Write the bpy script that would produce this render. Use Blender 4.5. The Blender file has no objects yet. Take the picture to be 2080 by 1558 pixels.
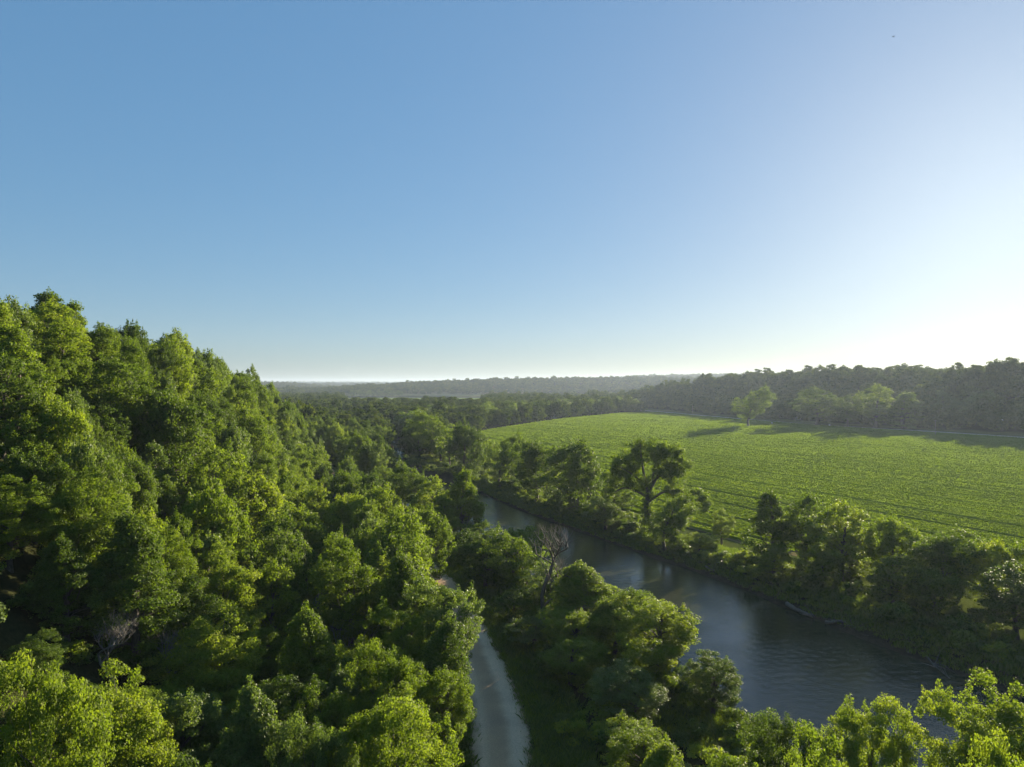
import bpy, math, random
import numpy as np
from mathutils import Vector

rng = np.random.default_rng(7)
random.seed(7)
sc = bpy.context.scene

# ------------------------------------------------------------------ camera, sky, sun, exposure
CAM_H = 32.0          # metres above the gravel road
FPX, HZ = 1450.0, 781.0   # focal length in photo pixels, eye level row
cam = bpy.data.cameras.new('camera')
cam.sensor_width = 36.0
cam.lens = 36.0 * FPX / 2080.0
cam.clip_start, cam.clip_end = 0.5, 60000.0
cam_o = bpy.data.objects.new('camera', cam)
sc.collection.objects.link(cam_o)
cam_o.location = (0, 0, CAM_H)
cam_o.rotation_euler = (math.radians(90.08), 0, 0)
sc.camera = cam_o

SUN_AZ, SUN_EL = math.radians(37.0), math.radians(11.5)   # azimuth clockwise from +Y
w = bpy.data.worlds.new('World'); sc.world = w; w.use_nodes = True
wn = w.node_tree
sky = wn.nodes.new('ShaderNodeTexSky'); sky.sky_type = 'NISHITA'
sky.sun_disc = False
sky.sun_elevation = SUN_EL
sky.sun_rotation = SUN_AZ
sky.altitude = 200.0
sky.air_density = 1.0; sky.dust_density = 0.75; sky.ozone_density = 4.0
bg = wn.nodes['Background']; bg.inputs['Strength'].default_value = 0.079
gm = wn.nodes.new('ShaderNodeGamma'); gm.inputs['Gamma'].default_value = 0.37     # the whole sky, softened evenly
wn.links.new(sky.outputs['Color'], gm.inputs['Color'])
hs = wn.nodes.new('ShaderNodeHueSaturation'); hs.inputs['Saturation'].default_value = 1.62
wn.links.new(gm.outputs['Color'], hs.inputs['Color'])
wb = wn.nodes.new('ShaderNodeMix'); wb.data_type = 'RGBA'; wb.blend_type = 'MULTIPLY'      # white balance of the whole sky
wb.inputs['Factor'].default_value = 1.0; wb.inputs['B'].default_value = (0.91, 1.06, 1.21, 1)
wn.links.new(hs.outputs['Color'], wb.inputs['A'])
wn.links.new(wb.outputs['Result'], bg.inputs['Color'])

sl = bpy.data.lights.new('sun', 'SUN'); sl.energy = 4.3; sl.angle = math.radians(0.53)
sl.color = (1.0, 0.86, 0.66)
so = bpy.data.objects.new('sun', sl); sc.collection.objects.link(so)
sdir = Vector((math.sin(SUN_AZ) * math.cos(SUN_EL), math.cos(SUN_AZ) * math.cos(SUN_EL), math.sin(SUN_EL)))
so.rotation_euler = sdir.to_track_quat('Z', 'Y').to_euler()
so.location = (300, 400, 200)

vs = sc.view_settings
vs.view_transform = 'Standard'; vs.look = 'None'; vs.gamma = 1.0; vs.exposure = 1.95
vs.use_curve_mapping = False
cy = sc.cycles
cy.max_bounces = 8; cy.diffuse_bounces = 5; cy.glossy_bounces = 2; cy.transmission_bounces = 4
cy.volume_bounces = 1; cy.transparent_max_bounces = 4
cy.caustics_reflective = False; cy.caustics_refractive = False
cy.use_denoising = True
cy.sample_clamp_indirect = 4.0

# ------------------------------------------------------------------ helpers
def smooth(a, b, x):
    t = np.clip((np.asarray(x, float) - a) / (b - a), 0, 1)
    return t * t * (3 - 2 * t)

def catmull(P, step):
    P = np.asarray(P, float)
    Q = np.vstack([2 * P[0] - P[1], P, 2 * P[-1] - P[-2]])
    out = []
    for i in range(1, len(Q) - 2):
        n = max(2, int(np.linalg.norm(Q[i + 1] - Q[i]) / step))
        t = np.linspace(0, 1, n, endpoint=False)[:, None]
        p0, p1, p2, p3 = Q[i - 1], Q[i], Q[i + 1], Q[i + 2]
        out.append(.5 * (2 * p1 + (p2 - p0) * t + (2 * p0 - 5 * p1 + 4 * p2 - p3) * t ** 2 + (3 * p1 - p0 - 3 * p2 + p3) * t ** 3))
    out.append(P[-1][None])
    return np.vstack(out)

def normals2(L):
    d = np.gradient(L, axis=0)
    d /= np.linalg.norm(d, axis=1)[:, None] + 1e-9
    return np.stack([d[:, 1], -d[:, 0]], 1)      # to the right of travel

def sdist(x, y, L):
    """signed distance to polyline (right positive) and index along it"""
    x = np.asarray(x, float); y = np.asarray(y, float)
    shp = x.shape; X = x.ravel(); Y = y.ravel()
    best = np.full(X.shape, 1e18); sg = np.zeros(X.shape); ix = np.zeros(X.shape)
    for i in range(len(L) - 1):
        a, b = L[i], L[i + 1]; d = b - a; l2 = d @ d + 1e-12
        t = np.clip(((X - a[0]) * d[0] + (Y - a[1]) * d[1]) / l2, 0, 1)
        ex = X - a[0] - t * d[0]; ey = Y - a[1] - t * d[1]
        q = ex * ex + ey * ey
        m = q < best
        best[m] = q[m]
        sg[m] = np.sign(d[1] * ex - d[0] * ey)[m]
        ix[m] = i + t[m]
    return (np.sqrt(best) * sg).reshape(shp), ix.reshape(shp)

def vnoise(x, y, seed=0):
    """cheap smooth value noise in -1..1"""
    x = np.asarray(x, float); y = np.asarray(y, float)
    xi = np.floor(x).astype(np.int64); yi = np.floor(y).astype(np.int64)
    fx = x - xi; fy = y - yi
    fx = fx * fx * (3 - 2 * fx); fy = fy * fy * (3 - 2 * fy)
    def h(a, b):
        n = (a * 374761393 + b * 668265263 + seed * 1442695) & 0x7fffffff
        n = ((n ^ (n >> 13)) * 1274126177) & 0x7fffffff
        return ((n ^ (n >> 16)) & 0xffff) / 32767.5 - 1
    return (h(xi, yi) * (1 - fx) + h(xi + 1, yi) * fx) * (1 - fy) + (h(xi, yi + 1) * (1 - fx) + h(xi + 1, yi + 1) * fx) * fy

def mesh_np(name, V, F, mats=(), attrs=None, colors=None, smooth_shade=False):
    me = bpy.data.meshes.new(name)
    V = np.asarray(V, np.float32); F = np.asarray(F, np.int32)
    k = F.shape[1]
    me.vertices.add(len(V)); me.vertices.foreach_set('co', V.ravel())
    me.loops.add(F.size); me.loops.foreach_set('vertex_index', F.ravel())
    me.polygons.add(len(F)); me.polygons.foreach_set('loop_start', np.arange(0, F.size, k, dtype=np.int32))
    if smooth_shade:
        me.polygons.foreach_set('use_smooth', np.ones(len(F), bool))
    for an, av in (attrs or {}).items():
        a = me.attributes.new(an, 'FLOAT', 'POINT'); a.data.foreach_set('value', np.asarray(av, np.float32))
    for an, av in (colors or {}).items():
        a = me.attributes.new(an, 'FLOAT_COLOR', 'POINT')
        c = np.ones((len(V), 4), np.float32); c[:, :3] = av
        a.data.foreach_set('color', c.ravel())
    for m in mats: me.materials.append(m)
    me.update(calc_edges=True)
    return me

def link(name, me, parent=None, **props):
    o = bpy.data.objects.new(name, me); sc.collection.objects.link(o)
    if parent is not None: o.parent = parent
    for k, v in props.items(): o[k] = v
    return o

class Geo:
    """collects tubes / boxes / raw faces into one quad mesh"""
    def __init__(s): s.V = []; s.F = []; s.n = 0
    def add(s, V, F):
        s.V.append(np.asarray(V, float)); s.F.append(np.asarray(F, int) + s.n); s.n += len(V)
    def tube(s, P, R, k=6):
        P = np.asarray(P, float); R = np.broadcast_to(np.asarray(R, float), (len(P),))
        T = np.gradient(P, axis=0); T /= np.linalg.norm(T, axis=1)[:, None] + 1e-9
        ref = np.array([0.31, 0.17, 0.93]) if abs(T[0][2]) < .8 else np.array([0.9, .3, .1])
        A = np.cross(T, ref); A /= np.linalg.norm(A, axis=1)[:, None] + 1e-9
        B = np.cross(T, A)
        an = np.linspace(0, 2 * math.pi, k, endpoint=False)
        V = P[:, None] + R[:, None, None] * (np.cos(an)[None, :, None] * A[:, None] + np.sin(an)[None, :, None] * B[:, None])
        m = len(P); F = []
        for i in range(m - 1):
            for j in range(k):
                F.append((i * k + j, i * k + (j + 1) % k, (i + 1) * k + (j + 1) % k, (i + 1) * k + j))
        V = V.reshape(-1, 3)
        n = len(V)
        V = np.vstack([V, P[0], P[-1]])
        for j in range(k):
            F.append((n, (j + 1) % k, j, n)); 
            F.append((n + 1, (m - 1) * k + j, (m - 1) * k + (j + 1) % k, n + 1))
        s.add(V, [(a, b, c, d) for a, b, c, d in F if len({a, b, c, d}) == 4])
    def box(s, c, d, rz=0.0):
        c = np.asarray(c, float); h = np.asarray(d, float) / 2
        v = np.array([(x, y, z) for x in (-1, 1) for y in (-1, 1) for z in (-1, 1)], float) * h
        ca, sa = math.cos(rz), math.sin(rz)
        v = np.stack([v[:, 0] * ca - v[:, 1] * sa, v[:, 0] * sa + v[:, 1] * ca, v[:, 2]], 1) + c
        s.add(v, [(0, 1, 3, 2), (4, 6, 7, 5), (0, 4, 5, 1), (2, 3, 7, 6), (0, 2, 6, 4), (1, 5, 7, 3)])
    def mesh(s, name, mat, sm=True):
        return mesh_np(name, np.vstack(s.V), np.vstack(s.F), [mat], smooth_shade=sm)

# ------------------------------------------------------------------ materials
def new_mat(name):
    m = bpy.data.materials.new(name); m.use_nodes = True
    nt = m.node_tree; nt.nodes.clear()
    out = nt.nodes.new('ShaderNodeOutputMaterial')
    return m, nt, out

def N(nt, t, **kw):
    n = nt.nodes.new(t)
    for k, v in kw.items():
        if k in n.inputs: n.inputs[k].default_value = v
        else: setattr(n, k, v)
    return n

def ramp(nt, stops):
    r = nt.nodes.new('ShaderNodeValToRGB')
    e = r.color_ramp.elements
    e[0].position, e[0].color = stops[0][0], (*stops[0][1], 1)
    e[1].position, e[1].color = stops[-1][0], (*stops[-1][1], 1)
    for p, c in stops[1:-1]:
        q = e.new(p); q.color = (*c, 1)
    return r

def leaf_mat(name, dark, mid, light, trans=0.42, rough=0.62, spec=.15):
    m, nt, out = new_mat(name)
    at = N(nt, 'ShaderNodeAttribute', attribute_name='tint')
    oi = N(nt, 'ShaderNodeObjectInfo')
    # tint 0..1 from the leaf plus an offset of the whole tree
    mul = N(nt, 'ShaderNodeMath', operation='MULTIPLY_ADD'); mul.inputs[1].default_value = 0.34
    nt.links.new(oi.outputs['Random'], mul.inputs[0]); nt.links.new(at.outputs['Fac'], mul.inputs[2])
    sub = N(nt, 'ShaderNodeMath', operation='SUBTRACT'); sub.inputs[1].default_value = 0.17
    nt.links.new(mul.outputs[0], sub.inputs[0])
    r = ramp(nt, [(0.05, dark), (0.5, mid), (0.95, light)])
    nt.links.new(sub.outputs[0], r.inputs['Fac'])
    p = N(nt, 'ShaderNodeBsdfPrincipled', Roughness=rough)
    p.inputs['Specular IOR Level'].default_value = spec
    if spec == 0:
        nt.nodes.remove(p); p = N(nt, 'ShaderNodeBsdfDiffuse'); nt.links.new(r.outputs['Color'], p.inputs['Color'])
    else:
        nt.links.new(r.outputs['Color'], p.inputs['Base Color'])
    tr = N(nt, 'ShaderNodeBsdfTranslucent')
    mx = N(nt, 'ShaderNodeMix', data_type='RGBA', blend_type='MULTIPLY')
    mx.inputs['Factor'].default_value = 1.0
    mx.inputs['B'].default_value = (1.55, 1.65, 0.55, 1)
    nt.links.new(r.outputs['Color'], mx.inputs['A'])
    nt.links.new(mx.outputs['Result'], tr.inputs['Color'])
    ms = N(nt, 'ShaderNodeMixShader'); ms.inputs[0].default_value = trans
    nt.links.new(p.outputs[0], ms.inputs[1]); nt.links.new(tr.outputs[0], ms.inputs[2])
    nt.links.new(ms.outputs[0], out.inputs['Surface'])
    return m

LEAF = {
    'mid':   leaf_mat('leaf_green',        (0.059, 0.095, 0.014), (0.111, 0.160, 0.019), (0.175, 0.226, 0.027)),
    'light': leaf_mat('leaf_yellow_green', (0.093, 0.136, 0.017), (0.158, 0.209, 0.025), (0.226, 0.260, 0.034), .44),
    'dark':  leaf_mat('leaf_deep_green',   (0.041, 0.070, 0.014), (0.077, 0.119, 0.019), (0.122, 0.167, 0.026), .38),
    'grey':  leaf_mat('leaf_grey_green',   (0.066, 0.102, 0.029), (0.113, 0.160, 0.043), (0.169, 0.212, 0.059), .40, .5),
    'far':   leaf_mat('distant_leaf',      (0.038, 0.063, 0.015), (0.070, 0.099, 0.019), (0.124, 0.147, 0.027), .28, .8, 0),
}

def bark_mat(name, c0, c1):
    m, nt, out = new_mat(name)
    tc = N(nt, 'ShaderNodeTexCoord')
    mp = N(nt, 'ShaderNodeMapping'); mp.inputs['Scale'].default_value = (3, 3, .6)
    nt.links.new(tc.outputs['Object'], mp.inputs['Vector'])
    no = N(nt, 'ShaderNodeTexNoise', Scale=3.0, Detail=5.0)
    nt.links.new(mp.outputs[0], no.inputs['Vector'])
    r = ramp(nt, [(.3, c0), (.7, c1)]); nt.links.new(no.outputs['Fac'], r.inputs['Fac'])
    p = N(nt, 'ShaderNodeBsdfPrincipled', Roughness=.9)
    nt.links.new(r.outputs[0], p.inputs['Base Color'])
    b = N(nt, 'ShaderNodeBump', Strength=.6, Distance=.05); nt.links.new(no.outputs['Fac'], b.inputs['Height'])
    nt.links.new(b.outputs[0], p.inputs['Normal'])
    nt.links.new(p.outputs[0], out.inputs['Surface'])
    return m
BARK = bark_mat('bark', (.045, .036, .027), (.12, .10, .075))
DEADWOOD = bark_mat('weathered_wood', (.11, .10, .085), (.21, .19, .16))
LOGWOOD = bark_mat('waterlogged_wood', (.075, .065, .052), (.16, .14, .11))
DARKWOOD = bark_mat('dark_dead_wood', (.05, .042, .034), (.14, .12, .10))

def ground_mat():
    m, nt, out = new_mat('ground_cover')
    at = N(nt, 'ShaderNodeAttribute', attribute_name='col')
    geo = N(nt, 'ShaderNodeNewGeometry')
    n1 = N(nt, 'ShaderNodeTexNoise', Scale=.12, Detail=6.0, Roughness=.65); nt.links.new(geo.outputs['Position'], n1.inputs['Vector'])
    n2 = N(nt, 'ShaderNodeTexNoise', Scale=2.2, Detail=5.0, Roughness=.7); nt.links.new(geo.outputs['Position'], n2.inputs['Vector'])
    r1 = ramp(nt, [(.3, (.7, .72, .7)), (.7, (1.3, 1.25, 1.2))]); nt.links.new(n1.outputs['Fac'], r1.inputs['Fac'])
    r2 = ramp(nt, [(.25, (.6, .62, .6)), (.75, (1.4, 1.35, 1.3))]); nt.links.new(n2.outputs['Fac'], r2.inputs['Fac'])
    a = N(nt, 'ShaderNodeMix', data_type='RGBA', blend_type='MULTIPLY'); a.inputs['Factor'].default_value = 1
    b = N(nt, 'ShaderNodeMix', data_type='RGBA', blend_type='MULTIPLY'); b.inputs['Factor'].default_value = 1
    nt.links.new(at.outputs['Color'], a.inputs['A']); nt.links.new(r1.outputs[0], a.inputs['B'])
    nt.links.new(a.outputs['Result'], b.inputs['A']); nt.links.new(r2.outputs[0], b.inputs['B'])
    p = N(nt, 'ShaderNodeBsdfPrincipled', Roughness=.95); p.inputs['Specular IOR Level'].default_value = 0
    nt.links.new(b.outputs['Result'], p.inputs['Base Color'])
    bp = N(nt, 'ShaderNodeBump', Strength=.7, Distance=.25); nt.links.new(n2.outputs['Fac'], bp.inputs['Height'])
    nt.links.new(bp.outputs[0], p.inputs['Normal'])
    nt.links.new(p.outputs[0], out.inputs['Surface'])
    return m
GROUND = ground_mat()

def gravel_mat(name, base, worn, edge_col):
    m, nt, out = new_mat(name)
    geo = N(nt, 'ShaderNodeNewGeometry')
    ac = N(nt, 'ShaderNodeAttribute', attribute_name='across')   # -1 .. 1 over the width
    n1 = N(nt, 'ShaderNodeTexNoise', Scale=9.0, Detail=6.0, Roughness=.75); nt.links.new(geo.outputs['Position'], n1.inputs['Vector'])
    n2 = N(nt, 'ShaderNodeTexNoise', Scale=.35, Detail=4.0); nt.links.new(geo.outputs['Position'], n2.inputs['Vector'])
    # wheel tracks: real packed strips of gravel
    tr = ramp(nt, [(0.0, (0, 0, 0)), (.22, (1, 1, 1)), (.36, (.25, .25, .25)), (.47, (.05, .05, .05)), (.55, (.1, .1, .1)), (.68, (1, 1, 1)), (.80, (.9, .9, .9)), (1.0, (0, 0, 0))])
    mr = N(nt, 'ShaderNodeMapRange'); mr.inputs['From Min'].default_value = -1; mr.inputs['From Max'].default_value = 1
    nt.links.new(ac.outputs['Fac'], mr.inputs['Value'])
    wob = N(nt, 'ShaderNodeMath', operation='MULTIPLY_ADD'); wob.inputs[1].default_value = .16
    nt.links.new(n2.outputs['Fac'], wob.inputs[0]); nt.links.new(mr.outputs[0], wob.inputs[2])
    wo2 = N(nt, 'ShaderNodeMath', operation='SUBTRACT'); wo2.inputs[1].default_value = .08
    nt.links.new(wob.outputs[0], wo2.inputs[0]); nt.links.new(wo2.outputs[0], tr.inputs['Fac'])
    mx = N(nt, 'ShaderNodeMix', data_type='RGBA'); mx.inputs['A'].default_value = (*base, 1); mx.inputs['B'].default_value = (*worn, 1)
    nt.links.new(tr.outputs[0], mx.inputs['Factor'])
    r1 = ramp(nt, [(.25, (.62, .62, .62)), (.75, (1.35, 1.33, 1.3))]); nt.links.new(n1.outputs['Fac'], r1.inputs['Fac'])
    r2 = ramp(nt, [(.3, (.86, .86, .88)), (.7, (1.12, 1.1, 1.05))]); nt.links.new(n2.outputs['Fac'], r2.inputs['Fac'])
    a = N(nt, 'ShaderNodeMix', data_type='RGBA', blend_type='MULTIPLY'); a.inputs['Factor'].default_value = 1
    b = N(nt, 'ShaderNodeMix', data_type='RGBA', blend_type='MULTIPLY'); b.inputs['Factor'].default_value = 1
    nt.links.new(mx.outputs['Result'], a.inputs['A']); nt.links.new(r1.outputs[0], a.inputs['B'])
    nt.links.new(a.outputs['Result'], b.inputs['A']); nt.links.new(r2.outputs[0], b.inputs['B'])
    # grass creeping in over the ragged edge
    ab = N(nt, 'ShaderNodeMath', operation='ABSOLUTE'); nt.links.new(ac.outputs['Fac'], ab.inputs[0])
    n3 = N(nt, 'ShaderNodeTexNoise', Scale=1.6, Detail=5.0, Roughness=.7); nt.links.new(geo.outputs['Position'], n3.inputs['Vector'])
    ad = N(nt, 'ShaderNodeMath', operation='MULTIPLY_ADD'); ad.inputs[1].default_value = .5
    nt.links.new(n3.outputs['Fac'], ad.inputs[0]); nt.links.new(ab.outputs[0], ad.inputs[2])
    er = ramp(nt, [(0.0, (0, 0, 0)), (1.0, (1, 1, 1))]); er.color_ramp.elements[0].position = .0
    mr2 = N(nt, 'ShaderNodeMapRange'); mr2.inputs['From Min'].default_value = 1.10; mr2.inputs['From Max'].default_value = 1.22
    nt.links.new(ad.outputs[0], mr2.inputs['Value'])
    ge = N(nt, 'ShaderNodeMix', data_type='RGBA'); ge.inputs['B'].default_value = (*edge_col, 1)
    nt.links.new(mr2.outputs[0], ge.inputs['Factor']); nt.links.new(b.outputs['Result'], ge.inputs['A'])
    p = N(nt, 'ShaderNodeBsdfPrincipled', Roughness=.9); p.inputs['Specular IOR Level'].default_value = 0
    nt.links.new(ge.outputs['Result'], p.inputs['Base Color'])
    bp = N(nt, 'ShaderNodeBump', Strength=.5, Distance=.03); nt.links.new(n1.outputs['Fac'], bp.inputs['Height'])
    nt.links.new(bp.outputs[0], p.inputs['Normal'])
    nt.links.new(p.outputs[0], out.inputs['Surface'])
    return m
GRAVEL = gravel_mat('gravel', (.40, .285, .185), (.60, .45, .31), (.05, .065, .02))
ASPHALT = gravel_mat('old_asphalt', (.085, .083, .082), (.10, .098, .096), (.05, .065, .02))
TRACK = gravel_mat('field_track_dirt', (.13, .12, .045), (.22, .17, .085), (.10, .12, .03))
PALE_GRAVEL = gravel_mat('pale_gravel', (.40, .37, .33), (.48, .44, .39), (.22, .21, .13))

def water_mat():
    m, nt, out = new_mat('river_water')
    geo = N(nt, 'ShaderNodeNewGeometry')
    mp = N(nt, 'ShaderNodeMapping'); mp.inputs['Rotation'].default_value = (0, 0, math.radians(-25)); mp.inputs['Scale'].default_value = (1.0, 1.9, 1)
    nt.links.new(geo.outputs['Position'], mp.inputs['Vector'])
    n1 = N(nt, 'ShaderNodeTexNoise', Scale=2.2, Detail=5.0, Roughness=.6, Distortion=.6); nt.links.new(mp.outputs[0], n1.inputs['Vector'])
    n2 = N(nt, 'ShaderNodeTexNoise', Scale=.10, Detail=2.0); nt.links.new(geo.outputs['Position'], n2.inputs['Vector'])
    # calmer and livelier patches
    r2 = N(nt, 'ShaderNodeMapRange'); r2.inputs['From Min'].default_value = .35; r2.inputs['From Max'].default_value = .65
    r2.inputs['To Min'].default_value = .2; r2.inputs['To Max'].default_value = .5
    nt.links.new(n2.outputs['Fac'], r2.inputs['Value'])
    bp = N(nt, 'ShaderNodeBump', Distance=.12); nt.links.new(n1.outputs['Fac'], bp.inputs['Height']); nt.links.new(r2.outputs[0], bp.inputs['Strength'])
    cr = ramp(nt, [(.35, (.026, .031, .016)), (.65, (.044, .044, .022))]); nt.links.new(n2.outputs['Fac'], cr.inputs['Fac'])
    p = N(nt, 'ShaderNodeBsdfPrincipled', Roughness=.06, IOR=1.40)
    p.inputs['Specular IOR Level'].default_value = .5
    nt.links.new(cr.outputs[0], p.inputs['Base Color']); nt.links.new(bp.outputs[0], p.inputs['Normal'])
    nt.links.new(p.outputs[0], out.inputs['Surface'])
    return m
WATER = water_mat()

def plain_mat(name, c, rough=.6, noise=.25, sp=.4):
    m, nt, out = new_mat(name)
    tc = N(nt, 'ShaderNodeTexCoord')
    no = N(nt, 'ShaderNodeTexNoise', Scale=4.0, Detail=4.0); nt.links.new(tc.outputs['Object'], no.inputs['Vector'])
    r = ramp(nt, [(.3, tuple(v * (1 - noise) for v in c)), (.7, tuple(min(.9, v * (1 + noise)) for v in c))])
    nt.links.new(no.outputs['Fac'], r.inputs['Fac'])
    p = N(nt, 'ShaderNodeBsdfPrincipled', Roughness=rough); p.inputs['Specular IOR Level'].default_value = sp
    nt.links.new(r.outputs[0], p.inputs['Base Color']); nt.links.new(p.outputs[0], out.inputs['Surface'])
    return m
WHITE = plain_mat('white_painted_board', (.78, .78, .76), .5, .06)
ROOFM = plain_mat('grey_roof', (.36, .36, .37), .5, .15)
GLASSM = plain_mat('dark_window_glass', (.02, .025, .03), .08, .1)
POLEW = plain_mat('pole_wood', (.22, .18, .14), .85, .3)
STEEL = plain_mat('galvanised_steel', (.5, .5, .5), .45, .1)
FEATHER_DARK = plain_mat('dark_feathers', (.03, .03, .035), .6, .2)
FEATHER_WHITE = plain_mat('white_feathers', (.8, .8, .78), .6, .05)

# ------------------------------------------------------------------ layout lines
R_PTS = [(150, 5), (112, 28), (84, 48), (64, 67), (52, 84), (48.5, 95), (44.8, 103), (39.3, 118.7), (32.5, 134), (26.5, 144.6), (15.1, 168.5),
         (.4, 199), (-10, 227), (-26, 256), (-41, 285), (-49, 312), (-52, 345), (-58, 400), (-80, 470), (-130, 560), (-230, 680), (-420, 820), (-900, 1000)]
RB = catmull(R_PTS, 5.0)                       # right (far) bank, walking upstream
HALF_W = np.interp(RB[:, 1], [150, 255, 290, 315], [16.0, 13.0, 8.0, 4.0])
RC = RB - normals2(RB) * HALF_W[:, None]       # centre line
for _ in range(6): RC[1:-1] = .25 * RC[:-2] + .5 * RC[1:-1] + .25 * RC[2:]
HALF_W = np.interp(RC[:, 1], [140, 245, 285, 310], [16.0, 13.0, 8.0, 4.0])
RIVER_Z = -2.4
ROAD = catmull([(2, -60), (1.2, 0), (.6, 30), (0, 46), (-.7, 59.6), (-1.6, 70.8), (-4.0, 84.8), (-6.8, 97.8), (-10, 110), (-17, 130), (-25, 152), (-36, 185), (-47, 215), (-58, 240), (-78, 285), (-110, 340), (-150, 400)], 3.0)
TRAIL = catmull([(-14, -40), (-18, 20), (-22, 60), (-27.3, 101), (-36, 145), (-41.3, 166), (-47, 190), (-57, 222), (-68, 250), (-92, 300), (-130, 360)], 3.0)
FAR_A, FAR_B = np.array([420., 105.]), np.array([175., 844.])
FDIR = (FAR_B - FAR_A) / np.linalg.norm(FAR_B - FAR_A)
FNRM = np.array([FDIR[1], -FDIR[0]])
FROAD = catmull([(480, -75), (420, 105), (311, 434), (233, 603), (175, 844), (152, 920), (120, 1000), (60, 1120)], 10.0)

def hill_left(x, y):
    crest = -(49 + .16 * y)
    toe = np.interp(y, [-200, 0, 60, 100, 145, 166, 200, 246, 330, 430], [-14, -21, -26, -32, -41, -46.5, -54, -67, -92, -128])
    toe = np.maximum(toe, crest + 6)
    hc = np.interp(y, [-300, 60, 88, 127, 175, 246, 330, 440], [30.5, 30.5, 30.5, 31.5, 28, 20.5, 9, 0])
    t = np.clip((toe - x) / (toe - crest), 0, 1.6)
    prof = np.where(t < 1, t ** 1.15, 1 + .12 * (t - 1))
    return np.where(x < toe, hc * prof, 0.0)

def bluff(x, y):
    ax = x - FAR_B[0]; ay = y - FAR_B[1]
    e = ax * FNRM[0] + ay * FNRM[1]
    yc = y
    h = np.interp(yc, [100, 380, 520, 600, 680, 760, 860, 950, 1040, 1150], [34, 36, 36, 31, 28, 30, 31, 29, 19, 0])
    h = h * (1 + .10 * vnoise(x / 90., y / 90., 5))
    return h * smooth(40, 128, e) * (1 - .5 * smooth(450, 900, e)), e

def ridge(x, y, pts, width, h):
    """a long rounded ridge along a polyline of (x, y, height)"""
    p = np.asarray(pts, float)
    d, ix = sdist(x, y, p[:, :2])
    hh = np.interp(ix, np.arange(len(p)), p[:, 2])
    return hh * h * (1 - smooth(width * .15, width, np.abs(d)))

def terrain(x, y):
    x = np.asarray(x, float); y = np.asarray(y, float)
    z = .35 * vnoise(x / 40., y / 40., 1) + .12 * vnoise(x / 9., y / 9., 2)
    dr, ir = sdist(x, y, ROAD[::2]); dt, _ = sdist(x, y, TRAIL[::2])
    flat = np.minimum(smooth(3.5, 9, np.abs(dr)), smooth(2.5, 7, np.abs(dt)))
    ff, _ = sdist(x, y, FROAD[::3])
    flat = np.minimum(flat, smooth(5, 14, np.abs(ff)))
    z = z * flat - .25 * (1 - flat) * smooth(2.2, 3.6, np.minimum(np.abs(dr), np.abs(dt) + .9)) * 1.0
    z = z + hill_left(x, y) * (1 + .05 * vnoise(x / 25., y / 25., 3)) * smooth(2.5, 7, np.abs(dt))
    b, e = bluff(x, y)
    z = z + b
    far = 1.0
    z = z + ridge(x, y, [(-560, 2150, .2), (-300, 2150, .62), (-60, 2200, .86), (250, 2250, 1), (600, 2200, 1), (1000, 2000, 1.1), (1500, 1500, 1.2)], 420, 40)
    z = z + ridge(x, y, [(300, 3300, .4), (560, 3250, 1.0), (900, 3200, 1.1), (2500, 2800, 1.1)], 500, 58)
    z = z + ridge(x, y, [(-2600, 2600, 1.2), (-1350, 3000, 1.0), (-980, 3050, .85), (-720, 3150, .25)], 420, 31)
    z = z + ridge(x, y, [(-1500, 4300, .9), (-700, 4300, .9), (-300, 4300, .6), (300, 4500, .9)], 700, 27)
    z = z + ridge(x, y, [(-6000, 6500, 1.2), (-2500, 7000, 1), (-1000, 7000, .92), (1500, 7000, 1.05), (6000, 6000, 1.3)], 1300, 44)
    # river channel
    d, i = sdist(x, y, RC)
    hw = np.interp(i, np.arange(len(RC)), HALF_W)
    q = np.abs(d) - hw + .9 * vnoise(x / 7., y / 7., 9) * .6
    ch = np.interp(q, [-8, -2, 0, 1.6, 3.0, 7.5], [-4.6, -3.5, -2.45, -1.5, -.55, 0])
    k = 1 - smooth(2.5, 7.5, q)
    z = z * (1 - k) + ch * k
    return z

def G(px, py, z=0.0):
    """photo pixel -> point of the level z"""
    y = FPX * (CAM_H - z) / (py - HZ)
    return np.array([(px - 1040) / FPX * y, y])

# field outline (crop), from the tree strip to the far road
FIELD = np.array([(44, 150), (50, 139), (62, 128), (78, 112), (96, 92), (125, 66), (165, 40), (425, 40), (411, 105), (302, 432), (224, 600), (167, 838), (130, 812), (90, 748), (40, 653), (-14, 512),
                  (-40, 440), (-46, 380), (-32, 330), (-12, 290), (3, 258), (14, 222), (26, 188)], float)
def inside(x, y, P):
    x = np.asarray(x, float); y = np.asarray(y, float)
    r = np.zeros(x.shape, bool); j = len(P) - 1
    for i in range(len(P)):
        a, b = P[i], P[j]
        c = ((a[1] > y) != (b[1] > y)) & (x < (b[0] - a[0]) * (y - a[1]) / (b[1] - a[1] + 1e-12) + a[0])
        r ^= c; j = i
    return r

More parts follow.
